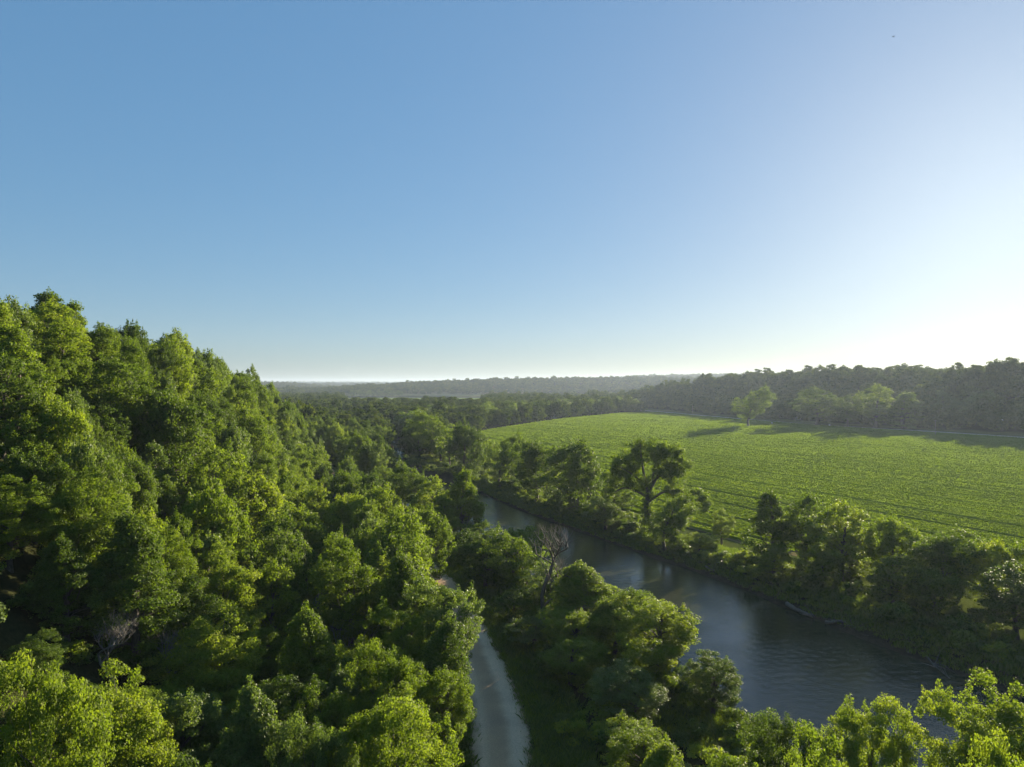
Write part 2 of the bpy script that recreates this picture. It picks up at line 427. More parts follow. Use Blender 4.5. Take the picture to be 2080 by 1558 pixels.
# ------------------------------------------------------------------ ground sheet
def axis(fine0, fine1, step, lo, hi, g=1.10):
    c = list(np.arange(fine0, fine1 + 1e-6, step))
    s = step
    while c[-1] < hi: s = min(s * g, 260); c.append(c[-1] + s)
    s = step; a = []
    v = fine0
    while v > lo: s = min(s * g, 260); v -= s; a.append(v)
    return np.array(a[::-1] + c)
gx = axis(-115, 115, 1.6, -8000, 8000, 1.06)
gy = axis(10, 310, 1.6, -800, 9000, 1.035)
X, Y = np.meshgrid(gx, gy)
Z = terrain(X, Y)
col = np.empty((*X.shape, 3)); 
FOREST, GRASS, MEADOW, MUD, CROP = (.030, .034, .014), (.060, .085, .020), (.21, .20, .075), (.050, .041, .028), (.040, .046, .018)
col[:] = FOREST
def paint(mask, c):
    mk = np.clip(mask, 0, 1)[..., None]
    col[:] = col * (1 - mk) + np.array(c) * mk
dRd, _ = sdist(X, Y, ROAD[::2]); dTr, _ = sdist(X, Y, TRAIL[::2]); dFr, _ = sdist(X, Y, FROAD[::3])
dRv, iRv = sdist(X, Y, RC); hwv = np.interp(iRv, np.arange(len(RC)), HALF_W)
paint(1 - smooth(5, 9, np.abs(dRd)), GRASS)
paint(1 - smooth(3, 6, np.abs(dTr)), GRASS)
paint(smooth(0, 3, dRv - hwv - 4) * (X > -60) * (Y < 330) * (dFr < 0), (.075, .10, .024))
infield = inside(X, Y, FIELD)
paint(infield * 1.0, CROP)
paint((np.abs(dFr) < 34) * (X > 100) * 1.0, (.085, .10, .032))
# open farmland far up the valley
ratio = X / np.maximum(Y, 1)
wedge = smooth(-.255, -.235, ratio) * (1 - smooth(-.04, -.02, ratio))
FIELD2 = wedge * ((Y > 880) & (Y < 1720))
paint(FIELD2, (.105, .155, .040))
FIELD3 = smooth(-.25, -.24, ratio) * (1 - smooth(.03, .06, ratio)) * ((Y > 1800) & (Y < 2050))
paint(FIELD3, MEADOW)
paint(1 - smooth(2.5, 4.5, np.abs(dRv) - hwv), MUD)
nx, ny = len(gx), len(gy)
idx = np.arange(nx * ny).reshape(ny, nx)
F = np.stack([idx[:-1, :-1], idx[:-1, 1:], idx[1:, 1:], idx[1:, :-1]], -1).reshape(-1, 4)
link('ground', mesh_np('ground', np.stack([X, Y, Z], -1).reshape(-1, 3), F, [GROUND], colors={'col': col.reshape(-1, 3)}, smooth_shade=True), kind='structure')

def ribbon(name, L, half, zoff, mat, div=8, zfix=None, crown=0.0):
    n = normals2(L)
    t = np.linspace(-1, 1, div + 1)
    half = np.broadcast_to(half, (len(L),))
    P = L[:, None] + n[:, None] * (t[None, :, None] * half[:, None, None])
    z = terrain(L[:, 0], L[:, 1])[:, None] * np.ones(div + 1) if zfix is None else np.full(P.shape[:2], zfix)
    if zfix is None:
        zc = terrain(P[..., 0], P[..., 1]); z = np.maximum(z, zc)
        z = z + zoff + crown * (1 - t[None] ** 2)
    V = np.concatenate([P, z[..., None]], -1).reshape(-1, 3)
    m, k = len(L), div + 1
    ii = np.arange(m * k).reshape(m, k)
    F = np.stack([ii[:-1, :-1], ii[:-1, 1:], ii[1:, 1:], ii[1:, :-1]], -1).reshape(-1, 4)
    me = mesh_np(name, V, F, [mat], attrs={'across': np.tile(t, m)}, smooth_shade=True)
    return link(name, me, kind='structure')

ribbon('gravel_road', ROAD, 2.9, .03, GRAVEL, 10, crown=.07)
ribbon('paved_trail', TRAIL, 1.5, .03, ASPHALT, 6, crown=.03)
ribbon('distant_road', FROAD, 3.0, .06, PALE_GRAVEL, 4, crown=.08)
def river_sheet():
    # real ripples: short wind waves added to the level sheet, livelier in some reaches
    L = catmull(RC[::2], .42); L = L[(L[:, 1] < 470)]
    hw = np.interp(L[:, 1], [140, 245, 285, 310], [16.0, 13.0, 8.0, 4.0]) + 2.2
    nrm = normals2(L)
    for _ in range(20): nrm[1:-1] = .25 * nrm[:-2] + .5 * nrm[1:-1] + .25 * nrm[2:]
    t = np.linspace(-1, 1, 85)
    P = L[:, None] + nrm[:, None] * (t[None, :, None] * hw[:, None, None])
    x, y = P[..., 0], P[..., 1]
    rw = np.random.default_rng(12); z = np.zeros(x.shape)
    for i in range(26):
        lam = rw.uniform(.85, 1.8); a = math.radians(rw.normal(70, 38)); k = 2 * math.pi / lam
        z += lam * .0050 * np.sin(k * (x * math.cos(a) + y * math.sin(a)) + rw.uniform(0, 6.28) + 1.3 * vnoise(x / 9., y / 9., 30 + i))
    z *= .22 + .85 * np.clip(vnoise(x / 15., y / 15., 77) * .8 + .4 + .4 * vnoise(x / 5., y / 5., 78), 0, 1.2)
    V = np.concatenate([P, (RIVER_Z + z)[..., None]], -1).reshape(-1, 3)
    ii = np.arange(x.size).reshape(x.shape)
    F = np.stack([ii[:-1, :-1], ii[:-1, 1:], ii[1:, 1:], ii[1:, :-1]], -1).reshape(-1, 4)
    link('river', mesh_np('river', V, F, [WATER], smooth_shade=True), kind='structure')
river_sheet()
ribbon('field_track', catmull([(20, 191), (33, 172), (42, 158), (46, 147), (50, 139), (54, 133)], 2.0), 1.3, .05, TRACK, 4)

# ------------------------------------------------------------------ tree builder
def leaves(C, S, n, size, rg, upbias=.35, tint0=.5, coh=.55, rnd=.55):
    """n leaves round every clump centre C (k,3) with half sizes S (k,3) -> quads"""
    k = len(C)
    if np.isscalar(n): n = np.full(k, n)
    own = np.repeat(np.arange(k), n); m = len(own)
    d = rg.normal(size=(m, 3)); d /= np.linalg.norm(d, axis=1)[:, None]
    r = rg.random(m) ** .42
    P = C[own] + d * r[:, None] * S[own]
    nn = d * coh + rg.normal(size=(m, 3)) * rnd + np.array([0, 0, upbias])
    nn /= np.linalg.norm(nn, axis=1)[:, None]
    a = np.cross(nn, rg.normal(size=(m, 3))); a /= np.linalg.norm(a, axis=1)[:, None] + 1e-9
    b = np.cross(nn, a)
    s = size * (.65 + .7 * rg.random(m))[:, None]
    w = .36 + .14 * rg.random(m)[:, None]
    V = np.stack([P - a * s * .5, P + b * s * w - a * s * .05 + nn * s * .08, P + a * s * .5, P - b * s * w - a * s * .05 + nn * s * .08], 1)
    ct = rg.normal(0, .13, k)[own] + rg.normal(0, .11, m) + tint0
    T = np.repeat(np.clip(ct, 0, 1), 4)
    return V.reshape(-1, 3), np.arange(m * 4).reshape(m, 4), T

def grow_tree(name, seed, H=14., W=10., base=.16, leaf=.2, nclump=110, per=280, shape='round', csize=1.25, limbs=9, sides=6, twig=True):
    """returns (trunk mesh, crown mesh): tapered trunk with limbs and a crown of leaf clumps at their ends"""
    rg = np.random.default_rng(seed)
    g = Geo()
    tw = rg.normal(0, .03 * W, 2); lean = rg.normal(0, .02 * H, 2)
    def axis_at(t):
        return np.array([lean[0] * t + tw[0] * math.sin(t * 5), lean[1] * t + tw[1] * math.sin(t * 4 + 1), t * H])
    r0 = .018 * H + .04
    tt = np.linspace(-.03, .76, 9)
    tp = np.array([axis_at(t) for t in tt])
    rr = r0 * np.clip(1.15 - tt, .12, 2); rr[0] *= 1.5; rr[1] *= 1.15
    g.tube(tp, rr, sides)
    lob = rg.normal(size=(7, 3)); lob /= np.linalg.norm(lob, axis=1)[:, None]; lobw = rg.uniform(.15, .55, 7)
    def env(d):
        """envelope radius factor per direction: uneven outline made of a few big lobes"""
        s = .66 + (np.exp(-6 * (1 - d @ lob.T)) * lobw).sum(1)
        return np.clip(s, .55, 1.25)
    ch = H * (1 - base)
    zc = H * base + ch * (.50 if shape != 'spire' else .42)
    n = nclump
    d = rg.normal(size=(n * 3, 3)); d[:, 2] = d[:, 2] * .95 + .18
    d /= np.linalg.norm(d, axis=1)[:, None]
    d = d[:n]
    rad = np.where(rg.random(n) < .78, rg.uniform(.74, 1.0, n), rg.uniform(.25, .74, n)) * env(d)
    half = np.array([W / 2, W / 2, ch / 2])
    C = d * rad[:, None] * half
    t = np.clip((C[:, 2] + ch / 2) / ch, 0, 1)
    if shape == 'spire':    prof = np.interp(t, [0, .25, .6, 1], [.85, 1.05, .75, .35])
    elif shape == 'dome':   prof = np.interp(t, [0, .3, .7, 1], [.75, 1.1, 1.1, .9])
    elif shape == 'vase':   prof = np.interp(t, [0, .3, .7, 1], [.35, .75, 1.15, 1.0])
    else:                   prof = np.interp(t, [0, .3, .7, 1], [.7, 1.05, 1.0, .8])
    C[:, :2] *= prof[:, None]
    C[:, 2] += zc
    C[:, :2] += np.array([axis_at(min(.9, max(0, z / H)))[:2] for z in C[:, 2]])
    cs = csize * rg.uniform(.5, 1.35, n)
    S = np.stack([cs, cs, cs * rg.uniform(.42, .8, n)], 1)
    # pointed leading shoots on the upper side
    if twig:
        up = np.where((C[:, 2] > zc + ch * .12) & (rg.random(n) < .38))[0]
        Ct = C[up] + np.stack([rg.normal(0, .25, len(up)), rg.normal(0, .25, len(up)), cs[up] * .85], 1)
        St = np.stack([cs[up] * .38, cs[up] * .38, cs[up] * .75], 1)
        C2 = np.vstack([C, Ct]); S2 = np.vstack([S, St])
        cnt = np.concatenate([np.full(n, per), np.full(len(up), max(3, int(per * .28)))])
    else:
        C2, S2, cnt = C, S, np.full(n, per)
    cnt = np.maximum(3, (cnt * (np.r_[cs, cs[up]] if twig else cs) ** 2 / csize ** 2 * .9).astype(int))
    V, Fq, T = leaves(C2, S2, cnt, leaf, rg) if twig else leaves(C2, S2, cnt, leaf, rg, .3, .5, .9, .28)
    crown = mesh_np(name + '_crown', V, Fq, [LEAF['mid']], attrs={'tint': T})
    # limbs run from the trunk out to some of the clumps
    order = rg.permutation(n)[:limbs * 4]
    for q, ci in enumerate(order):
        tip = C[ci]
        t0 = np.clip((tip[2] / H) * rg.uniform(.45, .75), base * .7, .82)
        a = axis_at(t0); 
        mid = a * .5 + tip * .5 + np.array([0, 0, -.04 * W]) + rg.normal(0, .02 * W, 3)
        big = q < limbs
        ra = r0 * (.42 if big else .22) * (1.15 - t0)
        g.tube([a, a * .55 + mid * .45 + [0, 0, .02 * H], mid, mid * .4 + tip * .6, tip], [ra, ra * .85, ra * .6, ra * .4, ra * .12], 5 if big else 4)
    trunk = g.mesh(name + '_trunk', BARK)
    return trunk, crown

HI = [grow_tree('near_round', 11, 13, 10, .08, .165, 235, 250, 'round', .85),
      grow_tree('near_spire', 12, 14, 8, .06, .16, 215, 250, 'spire', .75),
      grow_tree('near_dome', 13, 12.5, 11, .08, .17, 245, 250, 'dome', .88),
      grow_tree('near_ragged', 14, 14, 9.5, .07, .16, 235, 240, 'vase', .78),
      grow_tree('near_loose', 15, 13, 9, .10, .155, 180, 250, 'round', .74)]
MID = [grow_tree('wood_round', 21, 13.5, 10, .05, .26, 195, 110, 'round', .95),
       grow_tree('wood_spire', 22, 14.5, 8.5, .05, .25, 190, 105, 'spire', .82),
       grow_tree('wood_dome', 23, 13, 11, .05, .27, 200, 110, 'dome', 1.0),
       grow_tree('wood_vase', 24, 14, 10, .08, .26, 185, 110, 'vase', .95),
       grow_tree('wood_loose', 25, 13.5, 9.5, .10, .25, 150, 115, 'round', .85),
       grow_tree('wood_lobed', 26, 14, 10.5, .06, .26, 175, 120, 'dome', 1.05)]
LOW = [grow_tree('valley_round', 31, 14, 11, .10, .60, 75, 42, 'round', 1.5, 6, 5, False),
       grow_tree('valley_dome', 32, 14, 12, .10, .62, 80, 42, 'dome', 1.6, 6, 5, False),
       grow_tree('valley_vase', 33, 15, 10.5, .14, .60, 70, 42, 'vase', 1.5, 6, 5, False),
       grow_tree('valley_spire', 34, 15, 9, .10, .58, 70, 40, 'spire', 1.4, 6, 5, False)]
DIM = {}
for arr, dims in ((HI, [(13, 10), (14, 8), (12.5, 11), (14, 9.5), (13, 9)]), (MID, [(13.5, 10), (14.5, 8.5), (13, 11), (14, 10), (13.5, 9.5), (14, 10.5)]), (LOW, [(14, 11), (14, 12), (15, 10.5), (15, 9)])):
    for (tm, cm), d in zip(arr, dims):
        # real extent of what was grown, so that placed trees get the height and width asked for
        co = np.empty(len(cm.vertices) * 3, np.float32); cm.vertices.foreach_get('co', co); co = co.reshape(-1, 3)
        DIM[cm.name] = (np.percentile(co[:, 2], 99.6), 2 * np.percentile(np.hypot(co[:, 0], co[:, 1]), 93))

placed = []        # x, y, radius of every single tree
def put_tree(name, x, y, h, wd, tone, label, group=None, variant=None, cat='tree', lod=None, rz=None):
    dist = math.hypot(x, y)
    arr = HI if dist < 84 else MID if dist < 215 else LOW
    if lod: arr = {'hi': HI, 'mid': MID, 'low': LOW}[lod]
    tm, cm = arr[(variant if variant is not None else rng.integers(len(arr))) % len(arr)]
    hh, ww = DIM[cm.name]
    z = float(terrain(np.array([x]), np.array([y]))[0])
    e = link(name, None); e.empty_display_size = .5
    e.location = (x, y, z - .05)
    e.rotation_euler = (0, 0, rng.uniform(0, 6.283) if rz is None else rz)
    e.scale = (wd / ww, wd / ww, h / hh)
    e['label'] = label; e['category'] = cat
    if group: e['group'] = group
    link('trunk', tm, e)
    c = link('crown', cm, e)
    c.material_slots[0].link = 'OBJECT'; c.material_slots[0].material = LEAF[tone]
    placed.append((x, y, wd / 2))
    return e

def top_at(py, y): return CAM_H - (py - HZ) / FPX * y
def gz(x, y): return float(terrain(np.array([x]), np.array([y]))[0])
def tree_px(name, x, y, py, wd, tone, label, **k):
    """tree standing at x, y whose top is seen at photo row py"""
    return put_tree(name, x, y, max(2.0, top_at(py, y) - gz(x, y)), wd, tone, label, **k)

# ---- trees one can tell apart
tree_px('cottonwood_tree', 16.5, 178, 893, 16, 'dark', 'dense dark tree on the far river bank beside the broad forked tree', variant=2)
tree_px('cottonwood_tree', 6.5, 195, 893, 13, 'mid', 'upright tree leaning over the far bank, upstream of the dense dark tree', variant=0)
tree_px('bank_tree', -3, 222, 878, 12.5, 'mid', 'rounded mid green tree at the river bend in front of the field corner', lod='mid', variant=5)
tree_px('bank_tree', -17, 250, 860, 16, 'dark', 'broad dark tree over the shaded river bend upstream', lod='mid', variant=2)
tree_px('bank_tree', -30, 285, 832, 19, 'mid', 'tallest broad tree standing above the shaded river bend', lod='mid', variant=5)
tree_px('bank_tree', -40, 304, 856, 13, 'dark', 'dark tree behind the wooded river bend, next to the tallest one', lod='mid', variant=0)
tree_px('bank_tree', 21, 161, 1008, 9.5, 'grey', 'pale bushy willow at the water edge below the dense dark tree', variant=4)
tree_px('bank_tree', 31, 142, 1003, 11.0, 'mid', 'round bushy tree at the water edge below the broad forked tree', variant=5)
tree_px('young_tree', 42, 143, 1036, 5.2, 'light', 'slim young tree with thin trunk at the field edge track', variant=4)
tree_px('bank_tree', 45, 124.5, 998, 8.6, 'mid', 'tall shaded tree at the downstream end of the bushy gap on the far bank', variant=1)
tree_px('bank_tree', 50.5, 122, 1004, 8.2, 'mid', 'upright tree with visible stem, second from the bushy gap on the far bank', variant=3)
tree_px('bank_tree', 53, 115, 1018, 10.5, 'light', 'light yellow-green feathery tree on the far bank in front of the crop', variant=4)
tree_px('bank_tree', 59, 111, 1050, 9.5, 'mid', 'dome-shaped tree on the far bank with glowing top edge', variant=2)
tree_px('bank_tree', 62.5, 104, 1082, 8.0, 'dark', 'short dark tree between the dome-shaped tree and the yellowish one', variant=0)
tree_px('bank_tree', 68.5, 109, 1074, 7.5, 'mid', 'slim tree rising above the short dark tree at the crop edge', variant=3)
tree_px('bank_tree', 69.5, 103, 1098, 9.0, 'light', 'yellowish rounded tree on the far bank at the crop edge', variant=2)
tree_px('bank_tree', 71.5, 97, 1108, 8.5, 'mid', 'green tree next to the yellowish rounded one, nearer the water', variant=5)
tree_px('bank_tree', 63.5, 90, 1150, 9.0, 'dark', 'shaded tree leaning over the fallen timber on the far bank', variant=4)
tree_px('bank_tree', 54.5, 102, 1130, 7.5, 'mid', 'low tree hanging over the water above the fallen timber', variant=4)
tree_px('bank_tree', 49.0, 112, 1120, 7.0, 'mid', 'small leaning tree at the water below the light feathery tree', variant=0)
tree_px('bank_tree', 72, 84, 1190, 8.5, 'mid', 'tree on the far bank at the downstream end of the fallen timber', variant=3)
for i, (x, y, h, wd, tn, lb) in enumerate([
        (80, 92, 9.5, 8.5, 'dark', 'dark tree behind the yellowish rounded one, at the crop corner'),
        (84, 76, 10, 9, 'mid', 'broad tree on the far bank past the fallen timber'),
        (95, 66, 10.5, 9, 'dark', 'dark tree at the far bank where the river turns away'),
        (108, 54, 11, 9, 'mid', 'last far-bank tree before the river leaves')]):
    put_tree('bank_tree', x, y, h, wd, tn, lb)
for x, y, h, wd, tn, lb in [(25, 172, 9, 9, 'mid', 'low tree behind the pale willow at the crop edge'), (10, 208, 12, 10, 'light', 'bright tree behind the upright leaning one at the crop edge'),
        (1, 236, 12, 11, 'mid', 'tree in the second row behind the river bend at the crop edge'), (-10, 262, 13, 12, 'light', 'bright tree behind the broad dark one at the river bend'),
        (20, 190, 10, 9, 'dark', 'dark low tree at the crop edge behind the dense dark tree'), (57, 121, 8.5, 8, 'light', 'bright low tree behind the feathery one at the crop edge'),
        (66, 114, 8, 7, 'mid', 'low tree behind the dome-shaped one at the crop edge'), (76, 101, 8, 8, 'light', 'bright tree behind the green one at the crop corner'),
        (-24, 272, 15, 13, 'mid', 'tree between the tallest broad tree and the broad dark one'), (58, 98, 6.5, 7, 'mid', 'low bushy tree on the slope above the long bent trunk'),
        (44, 119, 5.5, 6, 'light', 'small bright tree at the water edge below the tall shaded one'), (36, 137, 3.6, 6.0, 'light', 'bright shrubby tree on the slope of the bushy gap')]:
    put_tree('bank_tree', x, y, h, wd, tn, lb)
# near bank, between road and river
tree_px('riverside_tree', -10, 146, 956, 9.0, 'mid', 'tall leafy tree on the near bank standing out against the upper river', variant=1)
tree_px('riverside_tree', -20, 165, 966, 9.0, 'mid', 'low round tree on the near bank with a glint of river behind', variant=5)
tree_px('riverside_tree', -6.0, 134, 1058, 6.5, 'mid', 'small tree on the near bank below the tall leafy one', variant=4)
tree_px('riverside_tree', 0.2, 117, 1074, 9.5, 'light', 'bright bushy tree behind the bare dead tree', variant=0)
tree_px('riverside_tree', 9.0, 90, 1146, 10.5, 'light', 'tall pointed tree between the gravel road and the river, beside the bare dead tree', variant=1, lod='hi')
tree_px('riverside_tree', 15.5, 77, 1212, 10.5, 'light', 'leafy tree with pointed shoots at the near water edge', variant=3, lod='hi')
tree_px('riverside_tree', 19.5, 69, 1318, 5.4, 'dark', 'small tree overhanging the near water edge', variant=4)
tree_px('riverside_tree', 6.2, 76, 1292, 6.5, 'mid', 'low tree at the grassy verge below the tall pointed one', variant=0)
tree_px('riverside_tree', 11.5, 68, 1350, 7.0, 'grey', 'dusty green tree in the thicket between road and river', variant=4)
tree_px('riverside_tree', 9.8, 55, 1470, 6.5, 'mid', 'dark topped tree in the thicket beside the gravel road', variant=3)
tree_px('riverside_tree', 10.0, 48, 1510, 4.6, 'light', 'bright yellow-green tree top at the thicket by the road', variant=1)
tree_px('riverside_tree', 19.0, 50, 1455, 6.6, 'dark', 'deep green tree on the near bank at the downstream bend', variant=2)
tree_px('riverside_tree', 24.3, 48, 1425, 6.8, 'light', 'glowing yellow-green tree on the near bank next to the deep green one', variant=2)
tree_px('riverside_tree', 28.8, 45, 1430, 6.4, 'light', 'bright tree at the river bend with a side shoot over the water', variant=3)
tree_px('riverside_tree', 34.0, 47, 1405, 7.0, 'light', 'tallest bright tree at the downstream river bend', variant=0)
tree_px('riverside_tree', 18.0, 39, 1515, 5.4, 'light', 'yellow-green tree in front of the deep green one', variant=0)
tree_px('riverside_tree', 13.0, 42.5, 1525, 5.0, 'mid', 'low green tree between the thicket and the river bend', variant=4)
tree_px('riverside_tree', 25.5, 36.5, 1520, 5.6, 'light', 'rounded bright tree in front of the tallest one at the bend', variant=2)
tree_px('riverside_tree', 12.5, 84, 1195, 8.5, 'mid', 'tree filling the gap between the tall pointed one and the shooting one', variant=0, lod='hi')
tree_px('riverside_tree', 7.2, 82, 1235, 7.5, 'light', 'bright tree at the verge in front of the tall pointed one', variant=3, lod='hi')
tree_px('riverside_tree', 1.5, 106, 1076, 9.5, 'mid', 'bushy tree right behind the bare dead tree', variant=5)
tree_px('riverside_tree', -4.0, 113, 1092, 8.0, 'dark', 'dark bushy tree between the dead tree and the upper river', variant=0)
tree_px('riverside_tree', 5.4, 99.5, 1140, 7.0, 'grey', 'greyish bushy tree beside the trunk of the bare dead tree', variant=4)
tree_px('riverside_tree', 0.2, 97, 1195, 6.4, 'dark', 'low dark bush tree at the road verge below the dead tree', variant=2)
tree_px('riverside_tree', 2.6, 87, 1250, 5.6, 'grey', 'low dusty bush tree at the road verge in front of the dead tree', variant=4)
tree_px('riverside_tree', -9.0, 126, 1080, 6.8, 'dark', 'dark tree at the road bend opposite the domed one', variant=0)
tree_px('riverside_tree', -13.5, 142, 1010, 7.2, 'mid', 'slender tree between the road bend and the tall leafy riverside tree', variant=1)
tree_px('hillside_tree', -26.6, 40, 1345, 6.8, 'light', 'bright yellow-green tree below the grey dead trees on the slope', variant=2)
tree_px('hillside_tree', -25.0, 47, 1374, 6.4, 'light', 'bright tree directly in front of the pale curled dead tree', variant=0)
for x, y, h, wd, tn, lb in [(-57, 276, 12, 11, 'mid', 'broad tree on the near bank opposite the shaded river bend'), (-62, 300, 13, 12, 'dark', 'dark broad tree upstream of the shaded river bend on the near bank'),
        (-61, 326, 14, 12, 'mid', 'tall tree on the near bank where the river vanishes into the wood'), (-50, 248, 9, 8, 'light', 'small bright tree leaning to the shaded river bend from the near bank')]:
    put_tree('riverside_tree', x, y, h, wd, tn, lb, lod='mid')
# left of the gravel road
tree_px('roadside_tree', -7.4, 47, 1420, 8.2, 'light', 'large rounded yellow-green tree beside the gravel road', variant=2)
tree_px('roadside_tree', -17.5, 62, 1240, 7.0, 'mid', 'tall narrow tree with pointed top next to the paved trail', variant=1)
tree_px('roadside_tree', -17.6, 48, 1405, 5.6, 'grey', 'slender grey-green tree with several pointed shoots', variant=1)
tree_px('roadside_tree', -6.9, 71, 1175, 7.4, 'grey', 'glossy leaved tree overhanging the gravel road', variant=3, lod='hi')
tree_px('roadside_tree', -11.8, 78, 1128, 7.2, 'mid', 'upright green tree behind the glossy one by the road', variant=1, lod='hi')
tree_px('roadside_tree', -16.5, 93, 1078, 8.2, 'mid', 'rounded tree between the road and the paved trail', variant=0)
tree_px('roadside_tree', -37, 119, 1012, 14.0, 'light', 'large bright tree at the foot of the hill beside the trail', variant=5)
tree_px('roadside_tree', -13, 112, 1030, 7.8, 'mid', 'domed tree at the bend of the gravel road', variant=2)
tree_px('roadside_tree', -24.5, 128, 985, 8.5, 'light', 'bright tree between trail and road with a yellowish flank', variant=0)

# ---- the broad forked cottonwood: own limbs, three separate crown masses
def forked_tree(x, y, h):
    rg = np.random.default_rng(77); g = Geo()
    e = link('cottonwood_tree', None); e.location = (x, y, gz(x, y) - .1)
    e['label'] = 'broad open cottonwood with forked limbs and drooping side branch on the far bank'; e['category'] = 'tree'
    k = h / 20.0
    g.tube(np.array([(0, 0, -.4), (.1, 0, 2.5), (-.2, .2, 5.5), (.1, 0, 8)]) * k, np.array([1.0, .75, .66, .55]) * k, 8)
    ends = [((.1, 0, 8), (1.6, .3, 11), (4.4, .6, 14.0), (6.0, .6, 16.5), .42), ((.1, 0, 8), (-.6, .2, 11), (-1.2, .2, 15), (-1.6, 0, 18.5), .42),
            ((.1, 0, 7.4), (-2.2, .2, 8.6), (-5.2, 0, 9.4), (-8.2, 0, 7.4), .34), ((0, 0, 6.5), (3.2, -.4, 8.6), (6.8, -.6, 8.8), (11.0, -.8, 6.0), .34),
            ((.4, .2, 9), (1.5, 1.5, 12), (2.2, 2.4, 15), (2.6, 2.6, 18), .30), ((-.4, 0, 10), (-3.2, -.5, 12.2), (-5.6, -.8, 13.6), (-7.6, -.8, 14.4), .28)]
    for a, b, c, d, r in ends:
        P = catmull(np.array([a, b, c, d]) * k, .8)
        g.tube(P, np.linspace(r, .06, len(P)) * k, 6)
    link('trunk', g.mesh('forked_trunk', BARK), e)
    cl = []
    def mass(c, s, n):
        d = rg.normal(size=(n, 3)); d /= np.linalg.norm(d, axis=1)[:, None]
        cl.append(np.array(c) + d * (rg.random(n) ** .4)[:, None] * np.array(s))
    mass((-1.5, 0, 17.2), (3.4, 3, 2.4), 34); mass((-5.6, -.5, 14.6), (3.4, 2.6, 2.2), 30); mass((4.6, .6, 16.4), (3.6, 3, 2.8), 38); mass((1.6, 2, 16.6), (3, 3, 2.6), 26)
    mass((5.6, 0, 13.2), (2.2, 2, 1.8), 14); mass((-7.4, 0, 11.2), (2.4, 2, 2.4), 22); mass((-4.4, 0, 9.8), (2.4, 1.6, 1.1), 14)
    mass((8.0, -.6, 8.4), (3.2, 1.8, 1.6), 24); mass((11.2, -.8, 5.8), (1.6, 1.4, 1.8), 14); mass((0, .2, 7), (1.5, 1.4, 4), 22); mass((4.2, -.4, 9), (2, 1.6, 1.2), 10)
    mass((.6, .2, 15.6), (6.4, 3.2, 3.2), 46); mass((-4.6, .2, 12.8), (3.4, 2.4, 2.6), 18); mass((4.8, .2, 12.0), (3.2, 2.2, 2.4), 16)
    mass((-3.4, 0, 12.2), (2.6, 2.2, 2.0), 20); mass((2.6, .4, 12.6), (2.4, 2.0, 2.0), 18); mass((0, .4, 3.4), (1.8, 1.6, 2.8), 20); mass((-1, -.4, 10.5), (1.6, 1.4, 2), 12)
    mass((7.4, .4, 13.6), (2.4, 2, 2.2), 18); mass((-8.6, -.4, 8.6), (1.8, 1.5, 1.8), 12); mass((9.8, -.8, 7.6), (2.4, 1.4, 1.6), 16)
    C = np.vstack(cl) * k; S = np.tile((.95, .95, .7), (len(C), 1)) * k * rg.uniform(.7, 1.25, (len(C), 1))
    V, Fq, T = leaves(C, S, 95, .30, rg)
    link('crown', mesh_np('forked_crown', V, Fq, [LEAF['mid']], attrs={'tint': T}), e)
    placed.append((x, y, 7))
forked_tree(29.5, 155, top_at(889, 155) + .5)

# ---- bare dead trees
def bare_tree(name, x, y, h, spread, mat, label, seed, r0=.16, levels=4, up=.8, curl=.5):
    rg = np.random.default_rng(seed); gt = Geo(); gb = Geo()
    e = link(name, None); e.location = (x, y, gz(x, y) - .1); e['label'] = label; e['category'] = 'dead tree'
    def grow(p, d, ln, r, lv, g):
        n = 5; P = [p]; q = p.copy(); dd = d.copy()
        for i in range(n - 1):
            dd = dd + rg.normal(0, .16, 3) + np.array([0, 0, .10 * up]); dd /= np.linalg.norm(dd)
            q = q + dd * ln / (n - 1); P.append(q.copy())
        g.tube(P, np.linspace(r, r * .55, n), 5 if lv > 1 else 4)
        if lv == 0: return
        for j in range(rg.integers(3, 5)):
            t = rg.integers(2, n) if j else n - 1
            a = rg.normal(size=3); a[2] = abs(a[2]) * .3
            nd = dd * (1 - curl) + a / np.linalg.norm(a) * (curl + .15) * spread; nd[2] += .25 * up; nd /= np.linalg.norm(nd)
            grow(np.array(P[t]), nd, ln * rg.uniform(.55, .8), r * .52, lv - 1, gb)
    grow(np.zeros(3), np.array([.05, 0, 1.]), h * .42, r0, levels, gt)
    link('trunk', gt.mesh(name + '_trunk', mat), e)
    V = np.vstack(gb.V); V[:, 2] = np.maximum(V[:, 2], .3)
    link('branches', mesh_np(name + '_branches', V, np.vstack(gb.F), [mat], smooth_shade=True), e)
    placed.append((x, y, 2.5))
bare_tree('dead_tree', 4.2, 94.0, 14.2, 1.0, DARKWOOD, 'tall bare dead tree with dark forked trunk between road and river', 5, .42)
bare_tree('dead_tree', -34.4, 62, 8.6, 1.2, DEADWOOD, 'pale grey dead tree with curled bare branches on the hillside', 8, .18, 5)
bare_tree('dead_tree', -31.6, 63.5, 7.0, 1.2, DEADWOOD, 'smaller grey dead tree beside the pale curled one on the hillside', 21, .15, 4)
bare_tree('dead_tree', -17.6, 76, 7.4, 1.3, DEADWOOD, 'thin whitish bare snag among the trees beside the trail', 13, .14, 4)

# ------------------------------------------------------------------ the woods, tree by tree where they can be told apart
occ = [(p[0], p[1], p[2]) for p in placed]
def free(x, y, r, f=.62):
    for a, b, c in occ:
        if (a - x) ** 2 + (b - y) ** 2 < (f * (r + c)) ** 2: return False
    return True
TONES = ['mid', 'mid', 'mid', 'light', 'dark', 'dark', 'grey', 'light']
TONE_WORD = {'mid': 'mid green', 'light': 'yellow-green', 'dark': 'deep green', 'grey': 'greyish green'}
